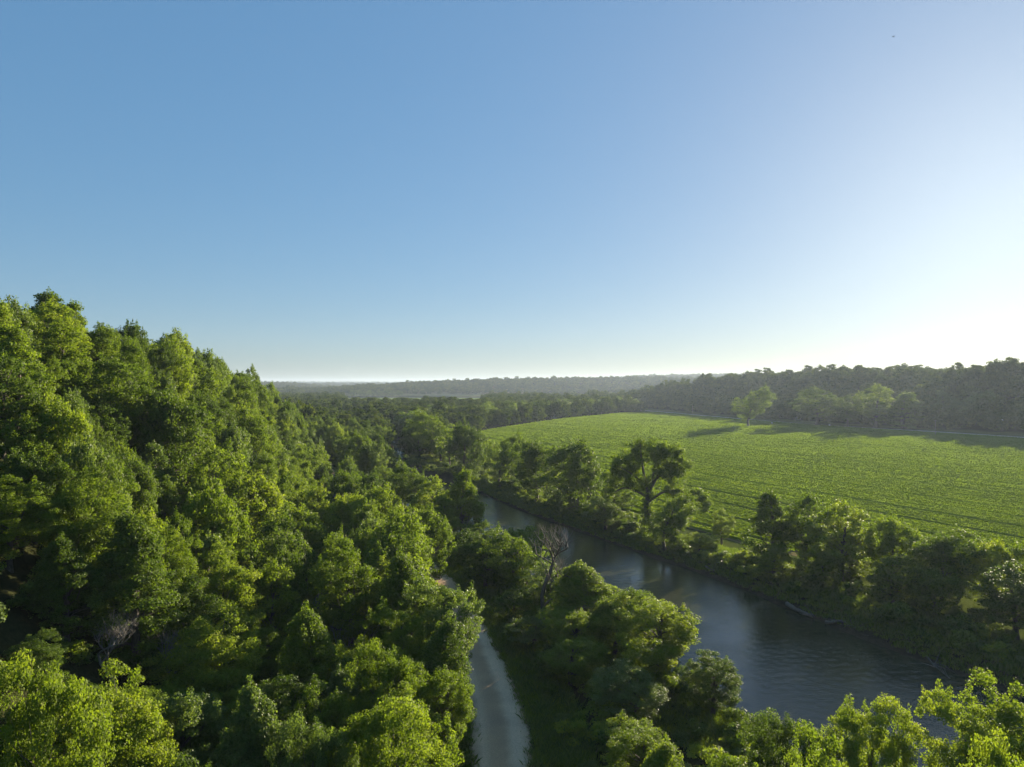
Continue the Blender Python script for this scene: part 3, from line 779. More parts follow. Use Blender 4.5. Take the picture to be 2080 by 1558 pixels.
# sight gaps that the photograph shows (dead tree clearing, snag, hillside gap)
GAPS = [(-32.4, 60.0, 4.0), (-16.8, 72.5, 3.0), (-42, 57, 3.4)]
cand = []
rgp = np.random.default_rng(3)
for _ in range(22000):
    y = 22 + 290 * rgp.random() ** 1.15
    x = -(y * .80 + 6) * rgp.random() + 12
    cand.append((x, y))
cand.sort(key=lambda p: p[1] + 8 * random.random())
def size_word(h): return 'low' if h < 10.6 else 'tall' if h > 13.4 else 'middling'
def pick_shape(x, y):
    hi = math.hypot(x, y) < 84; lo = math.hypot(x, y) >= 215
    words = ['rounded', 'narrow', 'domed', 'ragged', 'loose'] if hi else ['rounded', 'domed', 'spreading', 'narrow'] if lo else ['rounded', 'narrow', 'domed', 'spreading', 'loose', 'lobed']
    i = int(rgp.integers(len(words))); return i, words[i]
nh = ns = 0
cx_, cy_ = np.array(cand).T
cD1 = np.abs(sdist(cx_, cy_, ROAD[::3])[0]); cD2 = np.abs(sdist(cx_, cy_, TRAIL[::3])[0])
cSD, cI = sdist(cx_, cy_, RC[::2]); cQ = np.abs(cSD) - np.interp(cI * 2, np.arange(len(RC)), HALF_W)
for ci_, (x, y) in enumerate(cand):
    crest = -(49 + .16 * y)
    if x < crest - 9 or x < -.83 * y - 4: continue
    if nh + ns >= 250: break
    toe = np.interp(y, [0, 60, 100, 145, 166, 200, 246, 330], [-21, -26, -32, -41, -46.5, -54, -67, -92])
    hill = x < toe - 1
    q, sd = cQ[ci_], cSD[ci_]
    if sd > 0 or q < 2.5: continue
    r = rgp.uniform(2.5, 5.2) * (1.0 if hill else 1.05) * (.86 if y < 60 else 1.0)
    if cD1[ci_] < 2.6 + r * .72 or cD2[ci_] < 1.3 + r * .5: continue
    if any((x - a) ** 2 + (y - b) ** 2 < (c + r * .5) ** 2 for a, b, c in GAPS): continue
    if not free(x, y, r, .70 if y < 200 else .80): continue
    if not hill and x > float(np.interp(y, ROAD[:, 1], ROAD[:, 0])) and y < 145: continue   # thicket strip is set by hand
    tone = TONES[rgp.integers(len(TONES))]
    h = (2.35 * r + rgp.uniform(1.0, 5.5)) * (1.0 if y > 60 else .95)
    if 38 < y < 61.5 and abs(x / y + .565) < .15: h = min(h, max(4.0, CAM_H - .425 * y - gz(x, y)))
    if hill:
        vi, wd_ = pick_shape(x, y)
        t_ = (toe - x) / (toe - crest)
        spot = 'at the foot of the wooded hill' if t_ < .22 else 'low on the wooded hillside' if t_ < .48 else 'midway up the wooded hillside' if t_ < .74 else 'high on the wooded hillside' if t_ < .98 else 'on the crest of the wooded hill'
        put_tree('hillside_tree', x, y, h, 2 * r, tone, f'{size_word(h)} {TONE_WORD[tone]} {wd_} tree {spot}', group='trees of the hillside wood', variant=vi); nh += 1
    else:
        vi, wd_ = pick_shape(x, y)
        rx = float(np.interp(y, ROAD[:, 1], ROAD[:, 0])); tx_ = float(np.interp(y, TRAIL[:, 1], TRAIL[:, 0]))
        spot = 'between the gravel road and the river' if x > rx else 'between the paved trail and the gravel road' if x > tx_ else 'between the paved trail and the hill'
        put_tree('valley_tree', x, y, h * (.9 if sd > -30 else 1), 2 * r, tone, f'{size_word(h)} {TONE_WORD[tone]} {wd_} tree {spot}', group='trees along road and trail', variant=vi); ns += 1
    occ.append((x, y, r)); ymax_single = y

# front row of the valley wood along the crop's far left edge, seen one by one
edge = catmull([(-50, 430), (-52, 470), (-24, 525), (12, 590), (32, 652), (62, 705), (95, 760), (130, 822), (160, 870)], 14.0)
for i, p in enumerate(edge):
    for off in (-9, -20):
        n2 = normals2(edge)[i]
        x, y = p + n2 * off + rgp.normal(0, 2.5, 2)
        if off == -20 and i % 2: continue
        tone = ['mid', 'dark', 'grey'][rgp.integers(3)]
        vi, wd_ = pick_shape(x, y); h = rgp.uniform(13, 19)
        row = 'in the front row edging the crop field' if off == -9 else 'in the second row behind the crop field edge'
        put_tree('wood_edge_tree', x, y, h, rgp.uniform(11, 16), tone, f'{"shorter" if h < 15.5 else "taller"} {TONE_WORD[tone]} {wd_} tree {row}', group='trees at the field edge', variant=vi)
        occ.append((x, y, 6))
# tall group by the distant road
GRP = [(1525, 866, 785, 70, 'mid', 'lone tall tree against the shaded bluff, left of the roadside group'), (1660, 864, 788, 92, 'mid', 'broadest domed tree of the group by the distant road'),
       (1722, 866, 804, 50, 'dark', 'small dark tree squeezed in the group by the distant road'), (1778, 868, 782, 80, 'light', 'tallest bright tree of the group by the distant road'),
       (1838, 870, 798, 72, 'mid', 'rounded tree at the end of the group by the distant road'), (1915, 866, 800, 46, 'grey', 'hazy tree behind the utility pole'),
       (2005, 870, 812, 72, 'grey', 'low spreading tree at the foot of the bluff beyond the utility pole'), (1957, 868, 820, 50, 'grey', 'small hazy tree next to the low spreading one')]
for px, pb, pt, wpx, tone, lb in GRP:
    x, y = G(px, pb)
    put_tree('roadside_tree', x, y, (pb - pt) / FPX * y, wpx / FPX * y * 1.05, tone, lb, lod='mid')

# ------------------------------------------------------------------ masses too many to count
def far_crown(name, seed, H, W, nc, per, leaf, cs, tone, shape='round'):
    t, c = grow_tree(name, seed, H, W, .06, leaf, nc, per, shape, cs, 4, 4, False)
    c.materials[0] = LEAF[tone]
    return bpy.data.objects.new(name, c)
def make_sources(tag, objs):
    c = bpy.data.collections.new(tag)
    for o in objs: c.objects.link(o)
    return c
SRC_WOOD = make_sources('wood_sources', [far_crown('far_a', 41, 14, 11, 44, 40, 1.0, 1.7, 'far'), far_crown('far_b', 42, 13, 12, 46, 40, 1.0, 1.8, 'far', 'dome'),
                                         far_crown('far_c', 43, 15, 10, 42, 40, 1.0, 1.6, 'far'), far_crown('far_d', 44, 15, 9, 42, 40, 1.0, 1.6, 'far', 'spire'), far_crown('far_e', 45, 14, 12, 44, 40, 1.0, 1.8, 'far', 'dome')])
SRC_SHRUB = make_sources('shrub_sources', [far_crown('shrub_a', 51, 2.4, 3.4, 26, 90, .20, .62, 'mid', 'dome'), far_crown('shrub_b', 52, 2.0, 3.0, 24, 90, .18, .55, 'light', 'dome'),
                                           far_crown('shrub_c', 53, 2.6, 2.8, 24, 90, .20, .55, 'dark', 'round'), far_crown('shrub_d', 54, 1.6, 2.6, 22, 90, .16, .5, 'grey', 'dome')])
def tuft(name, seed, n, h, spread, tone):
    rg = np.random.default_rng(seed)
    p = rg.normal(0, spread, (n, 2)); a = rg.uniform(0, 6.28, n); hh = h * rg.uniform(.5, 1.2, n)
    w = .018 + .012 * rg.random(n); ln = rg.normal(0, .35, (n, 2)) * hh[:, None]
    B = np.stack([np.cos(a), np.sin(a)], 1) * w[:, None]
    z0 = np.zeros(n)
    V = np.stack([np.c_[p - B, z0], np.c_[p + B, z0], np.c_[p + B * .6 + ln * .5, hh * .7], np.c_[p + ln - B * .2, hh]], 1).reshape(-1, 3)
    me = mesh_np(name, V, np.arange(4 * n).reshape(n, 4), [LEAF[tone]], attrs={'tint': np.repeat(np.clip(rg.normal(.5, .2, n), 0, 1), 4)})
    return bpy.data.objects.new(name, me)
SRC_GRASS = make_sources('grass_sources', [tuft('tuft_a', 61, 70, .45, .28, 'mid'), tuft('tuft_b', 62, 60, .35, .32, 'light'), tuft('tuft_c', 63, 60, .6, .25, 'grey')])

def scatter(name, P, scale, source, label, cat, nsrc, sz=None):
    n = len(P)
    me = bpy.data.meshes.new(name); me.vertices.add(n); me.vertices.foreach_set('co', np.asarray(P, np.float32).ravel())
    sz = np.ones(n) if sz is None else sz
    a = me.attributes.new('scl', 'FLOAT_VECTOR', 'POINT'); a.data.foreach_set('vector', np.stack([scale, scale, scale * sz], 1).astype(np.float32).ravel())
    r = np.zeros((n, 3), np.float32); r[:, 2] = rng.uniform(0, 6.283, n)
    a = me.attributes.new('rot', 'FLOAT_VECTOR', 'POINT'); a.data.foreach_set('vector', r.ravel())
    a = me.attributes.new('idx', 'INT', 'POINT'); a.data.foreach_set('value', rng.integers(0, nsrc, n).astype(np.int32))
    ng = bpy.data.node_groups.new(name + '_scatter', 'GeometryNodeTree')
    ng.interface.new_socket('Geometry', in_out='INPUT', socket_type='NodeSocketGeometry')
    ng.interface.new_socket('Geometry', in_out='OUTPUT', socket_type='NodeSocketGeometry')
    gi = ng.nodes.new('NodeGroupInput'); go = ng.nodes.new('NodeGroupOutput')
    ci = ng.nodes.new('GeometryNodeCollectionInfo'); ci.inputs['Collection'].default_value = source
    ci.inputs['Separate Children'].default_value = True; ci.inputs['Reset Children'].default_value = True
    ip = ng.nodes.new('GeometryNodeInstanceOnPoints'); ip.inputs['Pick Instance'].default_value = True
    def att(nm, ty):
        q = ng.nodes.new('GeometryNodeInputNamedAttribute'); q.data_type = ty; q.inputs['Name'].default_value = nm
        return q.outputs['Attribute']
    e2r = ng.nodes.new('FunctionNodeEulerToRotation')
    ng.links.new(att('rot', 'FLOAT_VECTOR'), e2r.inputs[0])
    ng.links.new(gi.outputs[0], ip.inputs['Points']); ng.links.new(ci.outputs[0], ip.inputs['Instance'])
    ng.links.new(att('idx', 'INT'), ip.inputs['Instance Index']); ng.links.new(att('scl', 'FLOAT_VECTOR'), ip.inputs['Scale'])
    ng.links.new(e2r.outputs[0], ip.inputs['Rotation'])
    ng.links.new(ip.outputs[0], go.inputs[0])
    o = link(name, me, kind='stuff', label=label, category=cat)
    md = o.modifiers.new('scatter', 'NODES'); md.node_group = ng
    return o

def jitter_grid(x0, x1, y0, y1, step, rg):
    a, b = np.meshgrid(np.arange(x0, x1, step), np.arange(y0, y1, step))
    return (a + rg.uniform(-.42, .42, a.shape) * step).ravel(), (b + rg.uniform(-.42, .42, b.shape) * step).ravel()

def tone_copy(name, me, tone):
    c = me.copy(); c.name = name; c.materials[0] = LEAF[tone]
    return bpy.data.objects.new(name, c)
SRC_MID = make_sources('hill_sources', [tone_copy('hill_a', MID[0][1], 'mid'), tone_copy('hill_b', MID[1][1], 'dark'), tone_copy('hill_c', MID[2][1], 'light'), tone_copy('hill_d', MID[3][1], 'mid'), tone_copy('hill_e', MID[4][1], 'grey'), tone_copy('hill_f', MID[5][1], 'dark')])
rgs = np.random.default_rng(19)
occA = np.array(occ)
def off_trees(x, y, d):
    m = np.ones(len(x), bool)
    for a, b, c in occA: m &= (x - a) ** 2 + (y - b) ** 2 > (d + c * .45) ** 2
    return m
ymax_hill = ymax_single
# bluff across the field
x, y = jitter_grid(120, 900, 330, 1250, 9.6, rgs)
_, e = bluff(x, y)
f = np.abs(sdist(x, y, FROAD[::3])[0])
m = (e > 20) & (e < 330) & (f > 24) & (x / y < .86) & (x / y > .10)
m &= ~((e < 44) & (rgs.random(len(x)) < .35))
x, y = x[m], y[m]
scatter('bluff_wood', np.c_[x, y, terrain(x, y)], np.clip(rgs.normal(1.05, .24, len(x)), .6, 1.6), SRC_WOOD, 'hazy wood covering the shaded bluff beyond the distant road', 'wood', 5, rgs.uniform(.9, 1.2, len(x)))
# valley floor wood
x, y = jitter_grid(-700, 330, 160, 1330, 8.6, rgs)
_, e = bluff(x, y); rt = x / y
q = sdist(x, y, RC)[0]; hwq = np.abs(q) > np.interp(y, [140, 245, 285, 310], [16.0, 13.0, 8.0, 4.0]) + 2.5
m = ~inside(x, y, FIELD) & (rt > -.78) & (e < 22) & hwq & (np.abs(sdist(x, y, FROAD[::3])[0]) > 20)
m &= ~((rt > -.235) & (rt < -.04) & (y > 860))
m &= ((y > 345) | (q > 3) & (y > 300))
m &= ~((x > -12) & (y < 480)) & (np.abs(sdist(x, y, ROAD[::3])[0]) > 4.5) & (np.abs(sdist(x, y, TRAIL[::3])[0]) > 4.0)
x, y = x[m], y[m]; k = off_trees(x, y, 3.5); x, y = x[k], y[k]
scatter('valley_wood', np.c_[x, y, terrain(x, y)], rgs.uniform(.75, 1.3, len(x)), SRC_WOOD, 'dense green wood filling the valley floor between hill and field', 'wood', 5, rgs.uniform(.85, 1.15, len(x)))
# the hillside past the last single trees
x, y = jitter_grid(-190, 0, ymax_hill - 6, 345, 6.3, rgs)
cr = -(49 + .16 * y); q = sdist(x, y, RC)[0]
m = (x > cr - 9) & (q < -13) & (np.abs(sdist(x, y, ROAD[::3])[0]) > 4.5) & (np.abs(sdist(x, y, TRAIL[::3])[0]) > 4.0) & (y > ymax_hill - 2)
x, y = x[m], y[m]; k = off_trees(x, y, 2.6); x, y = x[k], y[k]
scatter('hillside_wood', np.c_[x, y, terrain(x, y)], rgs.uniform(.6, .95, len(x)), SRC_MID, 'leafy wood on the farther hillside and along the trail upstream', 'wood', 6, rgs.uniform(1.1, 1.5, len(x)))
# hill top behind the visible crest
x, y = jitter_grid(-230, -40, 40, 330, 8.0, rgs)
cr = -(49 + .16 * y)
m = (x < cr - 9) & (x > cr - 60) & (x / y > -1.0)
x, y = x[m], y[m]; k = off_trees(x, y, 3.0); x, y = x[k], y[k]
scatter('hilltop_wood', np.c_[x, y, terrain(x, y)], rgs.uniform(.7, .95, len(x)), SRC_WOOD, 'wood on top of the steep hill behind its crest trees', 'wood', 5)
# distant ridges
x, y = jitter_grid(-2700, 2400, 1350, 3700, 19, rgs)
z = terrain(x, y); rt = x / y
m = (rt > -.75) & (rt < .78) & ((z > 5) | (rgs.random(len(x)) < .18)) & ~((rt > -.24) & (rt < .05) & (y > 1350) & (y < 2060) & (z < 6))
x, y, z = x[m], y[m], z[m]
scatter('distant_ridge_wood', np.c_[x, y, z - 1], rgs.uniform(1.2, 1.9, len(x)), SRC_WOOD, 'blue hazy wood along the distant ridges up the valley', 'wood', 5, rgs.uniform(.6, .85, len(x)))
x, y = jitter_grid(-5600, 5600, 3700, 7500, 46, rgs)
rt = x / y; m = (rt > -.5) & (rt < .4); x, y = x[m], y[m]
scatter('horizon_wood', np.c_[x, y, terrain(x, y) - 2], rgs.uniform(2.4, 3.6, len(x)), SRC_WOOD, 'palest wooded ridge line on the horizon', 'wood', 5, rgs.uniform(.35, .5, len(x)))
# dark conifer-like windbreak on the far meadow: single trees
for i in range(16):
    px = 712 + i * 6.8 + rgs.uniform(-2, 2)
    y = 1790 + rgs.uniform(-12, 12); x = (px - 1040) / FPX * y
    put_tree('windbreak_tree', x, y, rgs.uniform(13, 19), rgs.uniform(9, 13), 'dark', 'dark tree in the windbreak row across the far pale meadow', group='windbreak trees')

# undergrowth on banks, verges and forest floor
x, y = jitter_grid(-90, 120, 22, 320, 2.1, rgs)
q = sdist(x, y, RC)[0]; hq = np.abs(q) - np.interp(y, [140, 245, 285, 310], [16.0, 13.0, 8.0, 4.0])
dr = np.abs(sdist(x, y, ROAD[::3])[0]); dt = np.abs(sdist(x, y, TRAIL[::3])[0])
p = np.where(q > 0, np.where(hq < 9, .42, .18), np.where(dr < 5.6, 0.0, .34))
m = (hq > 2.0) & (dr > 4.6) & (dt > 2.6) & (x / y < .9) & (x > -.9 * y) & (rgs.random(len(x)) < p) & ~inside(x, y, FIELD) & ~((q > 0) & (hq > 19))
ft = np.abs(sdist(x, y, catmull([(20, 191), (33, 172), (42, 158), (46, 147), (52, 136), (63, 124), (78, 108)], 6.0))[0])
m &= (ft > 2.6) & ~((q > 0) & (y > 131) & (y < 154) & (hq > 5))
x, y = x[m], y[m]
scatter('undergrowth', np.c_[x, y, terrain(x, y) - .1], rgs.uniform(.55, 1.25, len(x)), SRC_SHRUB, 'tangled low shrubs along the river banks and under the trees', 'undergrowth', 4)
# grasses on verges and banks
x, y = jitter_grid(-60, 110, 24, 240, .62, rgs)
q = sdist(x, y, RC)[0]; hq = np.abs(q) - np.interp(y, [140, 245, 285, 310], [16.0, 13.0, 8.0, 4.0])
dr = np.abs(sdist(x, y, ROAD[::3])[0]); dt = np.abs(sdist(x, y, TRAIL[::3])[0])
m = ((dr > 2.5) & (dr < 8)) | ((dt > 1.6) & (dt < 4.5)) | ((hq > .8) & (hq < 11))
ft = np.abs(sdist(x, y, catmull([(20, 191), (33, 172), (42, 158), (46, 147), (52, 136), (63, 124), (78, 108)], 6.0))[0])
m &= (dr > 2.4) & (dt > 1.5) & (hq > .7) & (x / y < .85) & (x / y > -.5) & ~inside(x, y, FIELD) & ((ft > 1.6) | (rgs.random(len(x)) < .25))
x, y = x[m], y[m]
scatter('verge_grass', np.c_[x, y, terrain(x, y) - .03], rgs.uniform(.7, 1.5, len(x)), SRC_GRASS, 'rough grass on the road verges and river banks', 'grass', 3)

# ------------------------------------------------------------------ crop rows
U = np.array([-.43, .90]); U /= np.linalg.norm(U); T_ = np.array([U[1], -U[0]])
def crop():
    SP = 1.52
    Vs, Fs, Ts, n0 = [], [], [], 0
    LP, LS, LT = [], [], []
    tmin, tmax = (FIELD @ T_).min(), (FIELD @ T_).max()
    for ri, t in enumerate(np.arange(tmin, tmax, SP)):
        s = np.arange(-230, 800, 2.6)
        x = s * U[0] + t * T_[0]; y = s * U[1] + t * T_[1]
        m = inside(x, y, FIELD) & (x / np.maximum(y, 1) < .86)
        if m.sum() < 3: continue
        i0, i1 = np.where(m)[0][[0, -1]]
        s = s[i0:i1 + 1]; n = len(s)
        gap = (.24, .36, .28, .95, .26, .50, .24, 1.05)[ri % 8] * (.8 + .4 * ((ri * 37) % 11) / 11)   # wheelings and uneven drilling
        nz = vnoise(s / 5., np.full(n, ri * .9), 4); nz2 = vnoise(s / 40., np.full(n, ri * .13), 6)
        tram = ri % 8 == 3
        hw = .05 + 0 * s if tram else np.maximum(SP / 2 - gap * .62 * (.75 + .5 * nz) * (.8 + .6 * nz2), .08)
        hgt = (.14 if tram else .50) + .03 * nz + .07 * nz2
        prof = [(-1.0, .12), (-.55, .92), (.0, 1.0), (.55, .92), (1.0, .12)]
        P = []
        for a, b in prof:
            tx = t + a * hw + .02 * rng.normal(size=n)
            xx = s * U[0] + tx * T_[0]; yy = s * U[1] + tx * T_[1]
            P.append(np.stack([xx, yy, terrain_flat(xx, yy) + b * hgt + .028 * rng.normal(size=n)], 1))
        P = np.stack(P, 1)
        Vs.append(P.reshape(-1, 3)); k = 5
        ii = np.arange(n * k).reshape(n, k) + n0
        keep = m[i0:i1] & m[i0 + 1:i1 + 1]
        f = np.stack([ii[:-1, :-1], ii[:-1, 1:], ii[1:, 1:], ii[1:, :-1]], -1)[keep].reshape(-1, 4)
        Fs.append(f); n0 += n * k
        Ts.append(np.repeat(np.clip(.45 + .20 * nz2 + .10 * nz + .10 * ((ri * 53) % 7 - 3) / 3, 0, 1), k))
        if not tram:
            mk = m[i0:i1 + 1]; yy = s * U[1] + t * T_[1]
            size = np.clip(yy * .0013, .2, .75)
            cnt = rng.poisson(.75 / size ** 2 * 2.6 * 2 * np.maximum(hw, .1)) * mk
            o = np.repeat(np.arange(n), cnt); q = len(o)
            ss = s[o] + rng.uniform(-1.3, 1.3, q); tx = t + rng.uniform(-1, 1, q) * hw[o] * .86
            xx = ss * U[0] + tx * T_[0]; yy = ss * U[1] + tx * T_[1]
            LP.append(np.stack([xx, yy, terrain_flat(xx, yy) + hgt[o] * rng.uniform(.75, 1.2, q)], 1)); LS.append(size[o])
            LT.append(np.clip(.45 + .22 * nz2[o] + .22 * ((ri * 53) % 7 - 3) / 3 + rng.normal(0, .06, q), 0, 1))
    # blades standing out of the rows, sized to what the distance lets one tell apart
    LP = np.vstack(LP); LS = np.concatenate(LS); LT = np.concatenate(LT); m = len(LP)
    nn = rng.normal(size=(m, 3)) * (.6, .6, .35) + (0, 0, .22); nn /= np.linalg.norm(nn, axis=1)[:, None]
    a = np.cross(nn, rng.normal(size=(m, 3))); a /= np.linalg.norm(a, axis=1)[:, None] + 1e-9
    b = np.cross(nn, a); sz = (LS * rng.uniform(.7, 1.3, m))[:, None]
    V = np.stack([LP - a * sz * .5, LP + b * sz * .32, LP + a * sz * .5, LP - b * sz * .32], 1).reshape(-1, 3)
    V0 = np.vstack(Vs); F4 = np.arange(4 * m).reshape(m, 4) + len(V0)
    return mesh_np('crop_rows', np.vstack([V0, V]), np.vstack(Fs + [F4]), [LEAF['crop']], attrs={'tint': np.concatenate(Ts + [np.repeat(LT, 4)])})
# ground under the crop read from the sheet itself would be slow per row: sample a coarse copy
_cx = np.arange(-60, 440, 5.0); _cy = np.arange(20, 860, 5.0)
_CZ = terrain(*np.meshgrid(_cx, _cy))
def terrain_flat(x, y):
    fx = np.clip((x - _cx[0]) / 5, 0, len(_cx) - 1.001); fy = np.clip((y - _cy[0]) / 5, 0, len(_cy) - 1.001)
    i = fx.astype(int); j = fy.astype(int); a = fx - i; b = fy - j
    return (_CZ[j, i] * (1 - a) + _CZ[j, i + 1] * a) * (1 - b) + (_CZ[j + 1, i] * (1 - a) + _CZ[j + 1, i + 1] * a) * b
LEAF['crop'] = leaf_mat('crop_leaf', (.088, .130, .013), (.135, .190, .019), (.185, .240, .029), .46, .7, 0)
cm_ = crop()
link('crop_rows', cm_, kind='stuff', label='low green crop in long rows on the level field across the river', category='crop')

# ------------------------------------------------------------------ small things
def log(name, pts, r0, r1, mat, label, twigs=0, seed=1):
    rg = np.random.default_rng(seed); P = catmull(pts, .7)
    P[:, 2] += rg.normal(0, .03, len(P))
    e = link(name, None); c = P[0].copy(); e.location = c
    e['label'] = label; e['category'] = 'log'; e['group'] = 'fallen timber on the far bank'
    g = Geo(); R = np.linspace(r0, r1, len(P)) * (1 + .12 * rg.normal(size=len(P))); g.tube(P - c, np.maximum(R, .02), 7)
    link('trunk', g.mesh(name + '_trunk', mat), e)
    if twigs:
        gb = Geo()
        for i in range(twigs):
            a = P[rg.integers(len(P) // 4, len(P))] - c; d = rg.normal(size=3); d[2] = abs(d[2]) * .9 + .1; d /= np.linalg.norm(d)
            ln = rg.uniform(1.0, 3.2)
            b = a + d * ln * .5 + rg.normal(0, .12, 3); q = b + (d + [0, 0, -.25] + rg.normal(0, .25, 3)) * ln * .5
            gb.tube([a, b, q], [r1 * .7 + .03, .045, .015], 4)
        link('branches', gb.mesh(name + '_branches', mat), e)
def wp(px, py, z): 
    p = G(px, py, z); return (p[0], p[1], z)
log('fallen_log', [wp(1598, 1226, -1.7), wp(1622, 1240, -1.9), wp(1652, 1252, -2.2)], .34, .20, LOGWOOD, 'thick grey log lying half in the water on the far bank', 4, 2)
log('fallen_log', [wp(1676, 1264, -2.2), wp(1708, 1262, -1.6), wp(1740, 1274, -1.7), wp(1768, 1286, -2.0), wp(1800, 1308, -2.3)], .26, .10, LOGWOOD, 'long bent fallen trunk with root branches at the water edge', 12, 3)
log('fallen_log', [wp(1842, 1326, -2.2), wp(1856, 1318, -1.8), wp(1874, 1306, -1.3)], .16, .10, LOGWOOD, 'short pale log slanting up the far bank', 2, 4)
log('fallen_log', [wp(1864, 1312, -1.6), wp(1884, 1336, -2.0), wp(1902, 1356, -2.1), wp(1930, 1378, -2.4)], .15, .06, LOGWOOD, 'thin crooked branch reaching down into the river', 7, 5)
log('fallen_log', [wp(1432, 1150, -1.2), wp(1462, 1164, -1.6), wp(1502, 1190, -2.3)], .15, .06, LOGWOOD, 'tangle of grey driftwood sticks on the far bank below the bushy gap', 12, 6)

def shed(px, py, wd, dp, hg, rz, label, name='shed'):
    x, y = G(px, py); z = gz(x, y)
    e = link(name, None); e.location = (x, y, z); e.rotation_euler = (0, 0, rz); e['label'] = label; e['category'] = 'building'
    g = Geo(); g.box((0, 0, hg / 2 - .1), (wd, dp, hg + .2))
    g.add([(-wd / 2, -dp / 2, hg), (wd / 2, -dp / 2, hg), (.05, -dp / 2, hg + wd * .3), (-.05, -dp / 2, hg + wd * .3), (-wd / 2, dp / 2, hg), (wd / 2, dp / 2, hg), (.05, dp / 2, hg + wd * .3), (-.05, dp / 2, hg + wd * .3)],
          [(0, 1, 2, 3), (5, 4, 7, 6)])
    link('wall', g.mesh('shed_wall', WHITE, False), e)
    r = Geo(); sl_ = math.hypot(wd / 2, wd * .3)
    for s_ in (-1, 1):
        a = np.array([(s_ * (wd / 2 + .25), -dp / 2 - .3, hg - .12), (s_ * (wd / 2 + .25), dp / 2 + .3, hg - .12), (0, dp / 2 + .3, hg + wd * .3 + .06), (0, -dp / 2 - .3, hg + wd * .3 + .06)])
        b = a + [0, 0, .12]
        r.add(np.vstack([a, b]), [(0, 1, 2, 3), (4, 7, 6, 5), (0, 4, 5, 1), (1, 5, 6, 2), (2, 6, 7, 3), (3, 7, 4, 0)])
    link('roof', r.mesh('shed_roof', ROOFM, False), e)
    d = Geo(); d.box((-.1 * wd, -dp / 2 - .02, 1.0), (.9, .06, 2.0)); link('door', d.mesh('shed_door', ROOFM, False), e)
    d = Geo(); d.box((.28 * wd, -dp / 2 - .02, 1.5), (.6, .06, .7)); link('window', d.mesh('shed_window', GLASSM, False), e)
shed(1622, 853, 3.6, 4.2, 2.3, .25, 'small white shed under the domed tree by the distant road')
shed(1126, 850, 5.0, 6.0, 2.6, -.3, 'small white outbuilding half hidden by the row of trees at the field edge')

def pole(px, py, hgt, label):
    x, y = G(px, py); e = link('utility_pole', None); e.location = (x, y, gz(x, y)); e.rotation_euler = (0, 0, .3)
    e['label'] = label; e['category'] = 'pole'; e['group'] = 'utility poles'
    g = Geo(); g.tube([(0, 0, -.3), (0, 0, hgt * .5), (0, 0, hgt)], [.20, .17, .13], 8); link('post', g.mesh('pole_post', POLEW), e)
    g = Geo(); g.box((0, .18, hgt - .7), (2.3, .1, .13)); link('crossarm', g.mesh('pole_arm', POLEW, False), e)
    for q in (-1.0, -.45, .45, 1.0):
        g = Geo(); g.tube([(q, .18, hgt - .64), (q, .18, hgt - .55), (q, .18, hgt - .45)], [.04, .07, .03], 6); link('insulator', g.mesh('pole_insulator', STEEL), e)
pole(1900, 883, 9.8, 'wooden utility pole beside the sunlit stretch of the distant road')
pole(1407, 840, 9.0, 'wooden utility pole at the far shaded end of the distant road')

def mailbox(px, py, label):
    x, y = G(px, py); e = link('mailbox', None); e.location = (x, y, gz(x, y)); e['label'] = label; e['category'] = 'box'
    g = Geo(); g.tube([(0, 0, -.2), (0, 0, .6), (0, 0, 1.1)], [.06, .06, .06], 6); link('post', g.mesh('mailbox_post', POLEW), e)
    g = Geo(); an = np.linspace(0, math.pi, 7)
    pr = np.array([(-.45, 1.1)] + [(-.45 * math.cos(a), 1.5 + .45 * math.sin(a)) for a in an] + [(.45, 1.1)])
    n = len(pr); V = np.vstack([np.c_[pr[:, 0], np.full(n, -.6), pr[:, 1]], np.c_[pr[:, 0], np.full(n, .6), pr[:, 1]]])
    Fq = [(i, (i + 1) % n, n + (i + 1) % n, n + i) for i in range(n)] + [(0, i, i + 1, n - 1) for i in range(1, n - 2)] + [(n, 2 * n - 1, n + i + 1, n + i) for i in range(1, n - 2)]
    g.add(V, Fq); link('box', g.mesh('mailbox_box', WHITE, False), e)
mailbox(1568, 862, 'small white box on a post at the field side of the distant road')
mailbox(1685, 867, 'small white box on a post below the domed tree at the distant road')

def mast(px, y, ztop):
    x = (px - 1040) / FPX * y; z = gz(x, y); h = ztop - z
    e = link('radio_mast', None); e.location = (x, y, z); e['label'] = 'thin radio mast rising from the wooded distant ridge'; e['category'] = 'mast'
    g = Geo()
    for a in range(3):
        c, s_ = math.cos(a * 2.094), math.sin(a * 2.094)
        g.tube([(c * 1.3, s_ * 1.3, -1), (c * .9, s_ * .9, h * .5), (c * .35, s_ * .35, h)], [.16, .14, .1], 4)
    link('lattice', g.mesh('mast_lattice', STEEL), e)
    g = Geo(); 
    for i in range(12):
        t0 = i / 12; rr = 1.3 - .95 * t0
        for a in range(3):
            p = np.array([math.cos(a * 2.094) * rr, math.sin(a * 2.094) * rr, h * t0]); q = np.array([math.cos(a * 2.094 + 2.094) * rr * .95, math.sin(a * 2.094 + 2.094) * rr * .95, h * (t0 + 1 / 12)])
            g.tube([p, (p + q) / 2, q], [.07, .07, .07], 4)
    link('brace', g.mesh('mast_brace', STEEL), e)
mast(1194, 2260, 66)

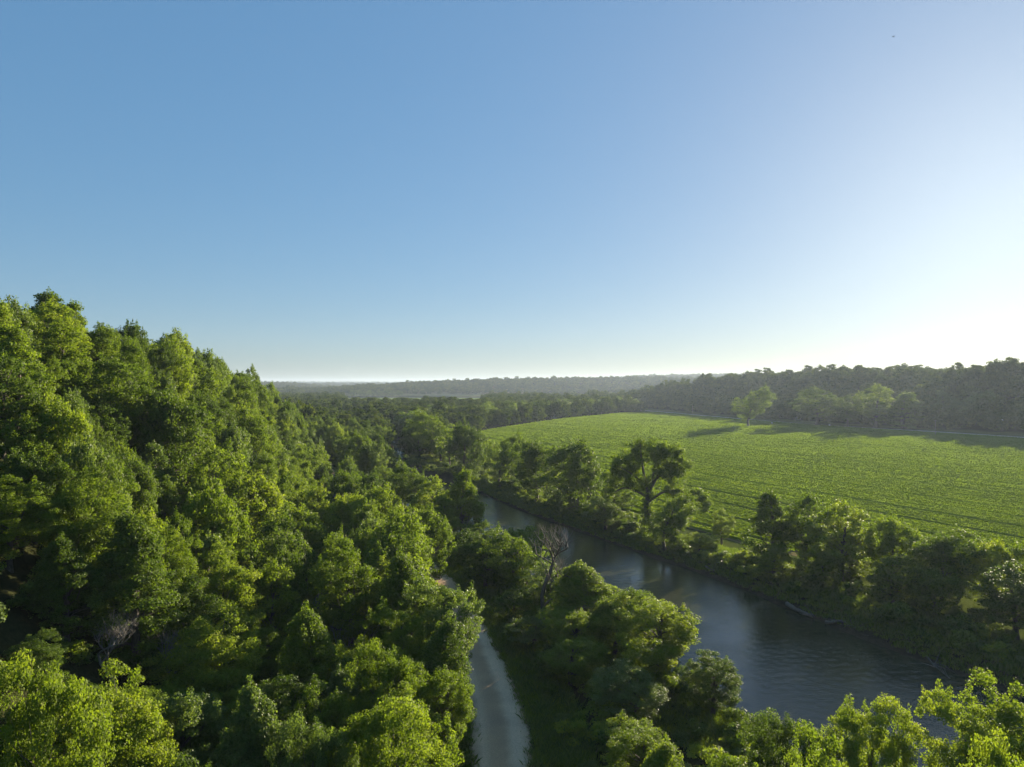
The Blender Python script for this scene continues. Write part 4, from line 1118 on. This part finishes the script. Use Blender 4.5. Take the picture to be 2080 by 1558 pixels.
def bird(px, py, y, span, mat, label, roll, rz):
    x = (px - 1040) / FPX * y; z = CAM_H - (py - HZ) / FPX * y
    e = link('bird', None); e.location = (x, y, z); e.rotation_euler = (.1, roll, rz); e['label'] = label; e['category'] = 'bird'
    k = span
    g = Geo(); g.tube(np.array([(-.30, 0, 0), (-.24, 0, 0), (-.05, 0, 0), (.12, 0, .01), (.2, 0, .02), (.26, 0, .015), (.33, 0, .0)]) * k, np.array([.03, .035, .07, .06, .035, .04, .005]) * k, 8)
    link('body', g.mesh('bird_body', mat), e)
    for s_ in (-1, 1):
        g = Geo(); up = np.array([(.10, .03 * s_, .03), (-.08, .03 * s_, .03), (.12, .24 * s_, .10), (-.09, .24 * s_, .10), (.02, .5 * s_, .16), (-.12, .47 * s_, .15)]) * k
        lo = up - [0, 0, .012 * k]
        g.add(np.vstack([up, lo]), [(0, 1, 3, 2), (2, 3, 5, 4), (6, 8, 9, 7), (8, 10, 11, 9), (0, 2, 8, 6), (2, 4, 10, 8), (4, 5, 11, 10), (5, 3, 9, 11), (3, 1, 7, 9)])
        link('wing', g.mesh('bird_wing', mat), e)
    g = Geo(); a = np.array([(-.26, -.02, 0), (-.26, .02, 0), (-.42, .06, 0), (-.42, -.06, 0)]) * k
    g.add(np.vstack([a, a - [0, 0, .01 * k]]), [(0, 1, 2, 3), (4, 7, 6, 5), (0, 4, 5, 1), (1, 5, 6, 2), (2, 6, 7, 3), (3, 7, 4, 0)]); link('tail', g.mesh('bird_tail', mat), e)
bird(1815, 74, 210, .95, FEATHER_DARK, 'small dark bird high in the blue sky', .5, .6)
bird(2036, 853, 300, 1.3, FEATHER_WHITE, 'white bird flying low in front of the hazy bluff', -.35, 2.6)

# ------------------------------------------------------------------ haze
def haze():
    m, nt, out = new_mat('haze_air')
    v = N(nt, 'ShaderNodeVolumePrincipled')
    v.inputs['Color'].default_value = (.56, .68, .84, 1); v.inputs['Density'].default_value = 0.00008
    v.inputs['Anisotropy'].default_value = 0.35
    nt.links.new(v.outputs[0], out.inputs['Volume'])
    g = Geo(); g.box((0, 4300, 46), (17600, 10600, 106))
    o = link('haze', g.mesh('haze', m, False), kind='stuff', label='pale evening haze filling the valley air', category='haze')
haze()
print('trees', nh, ns)
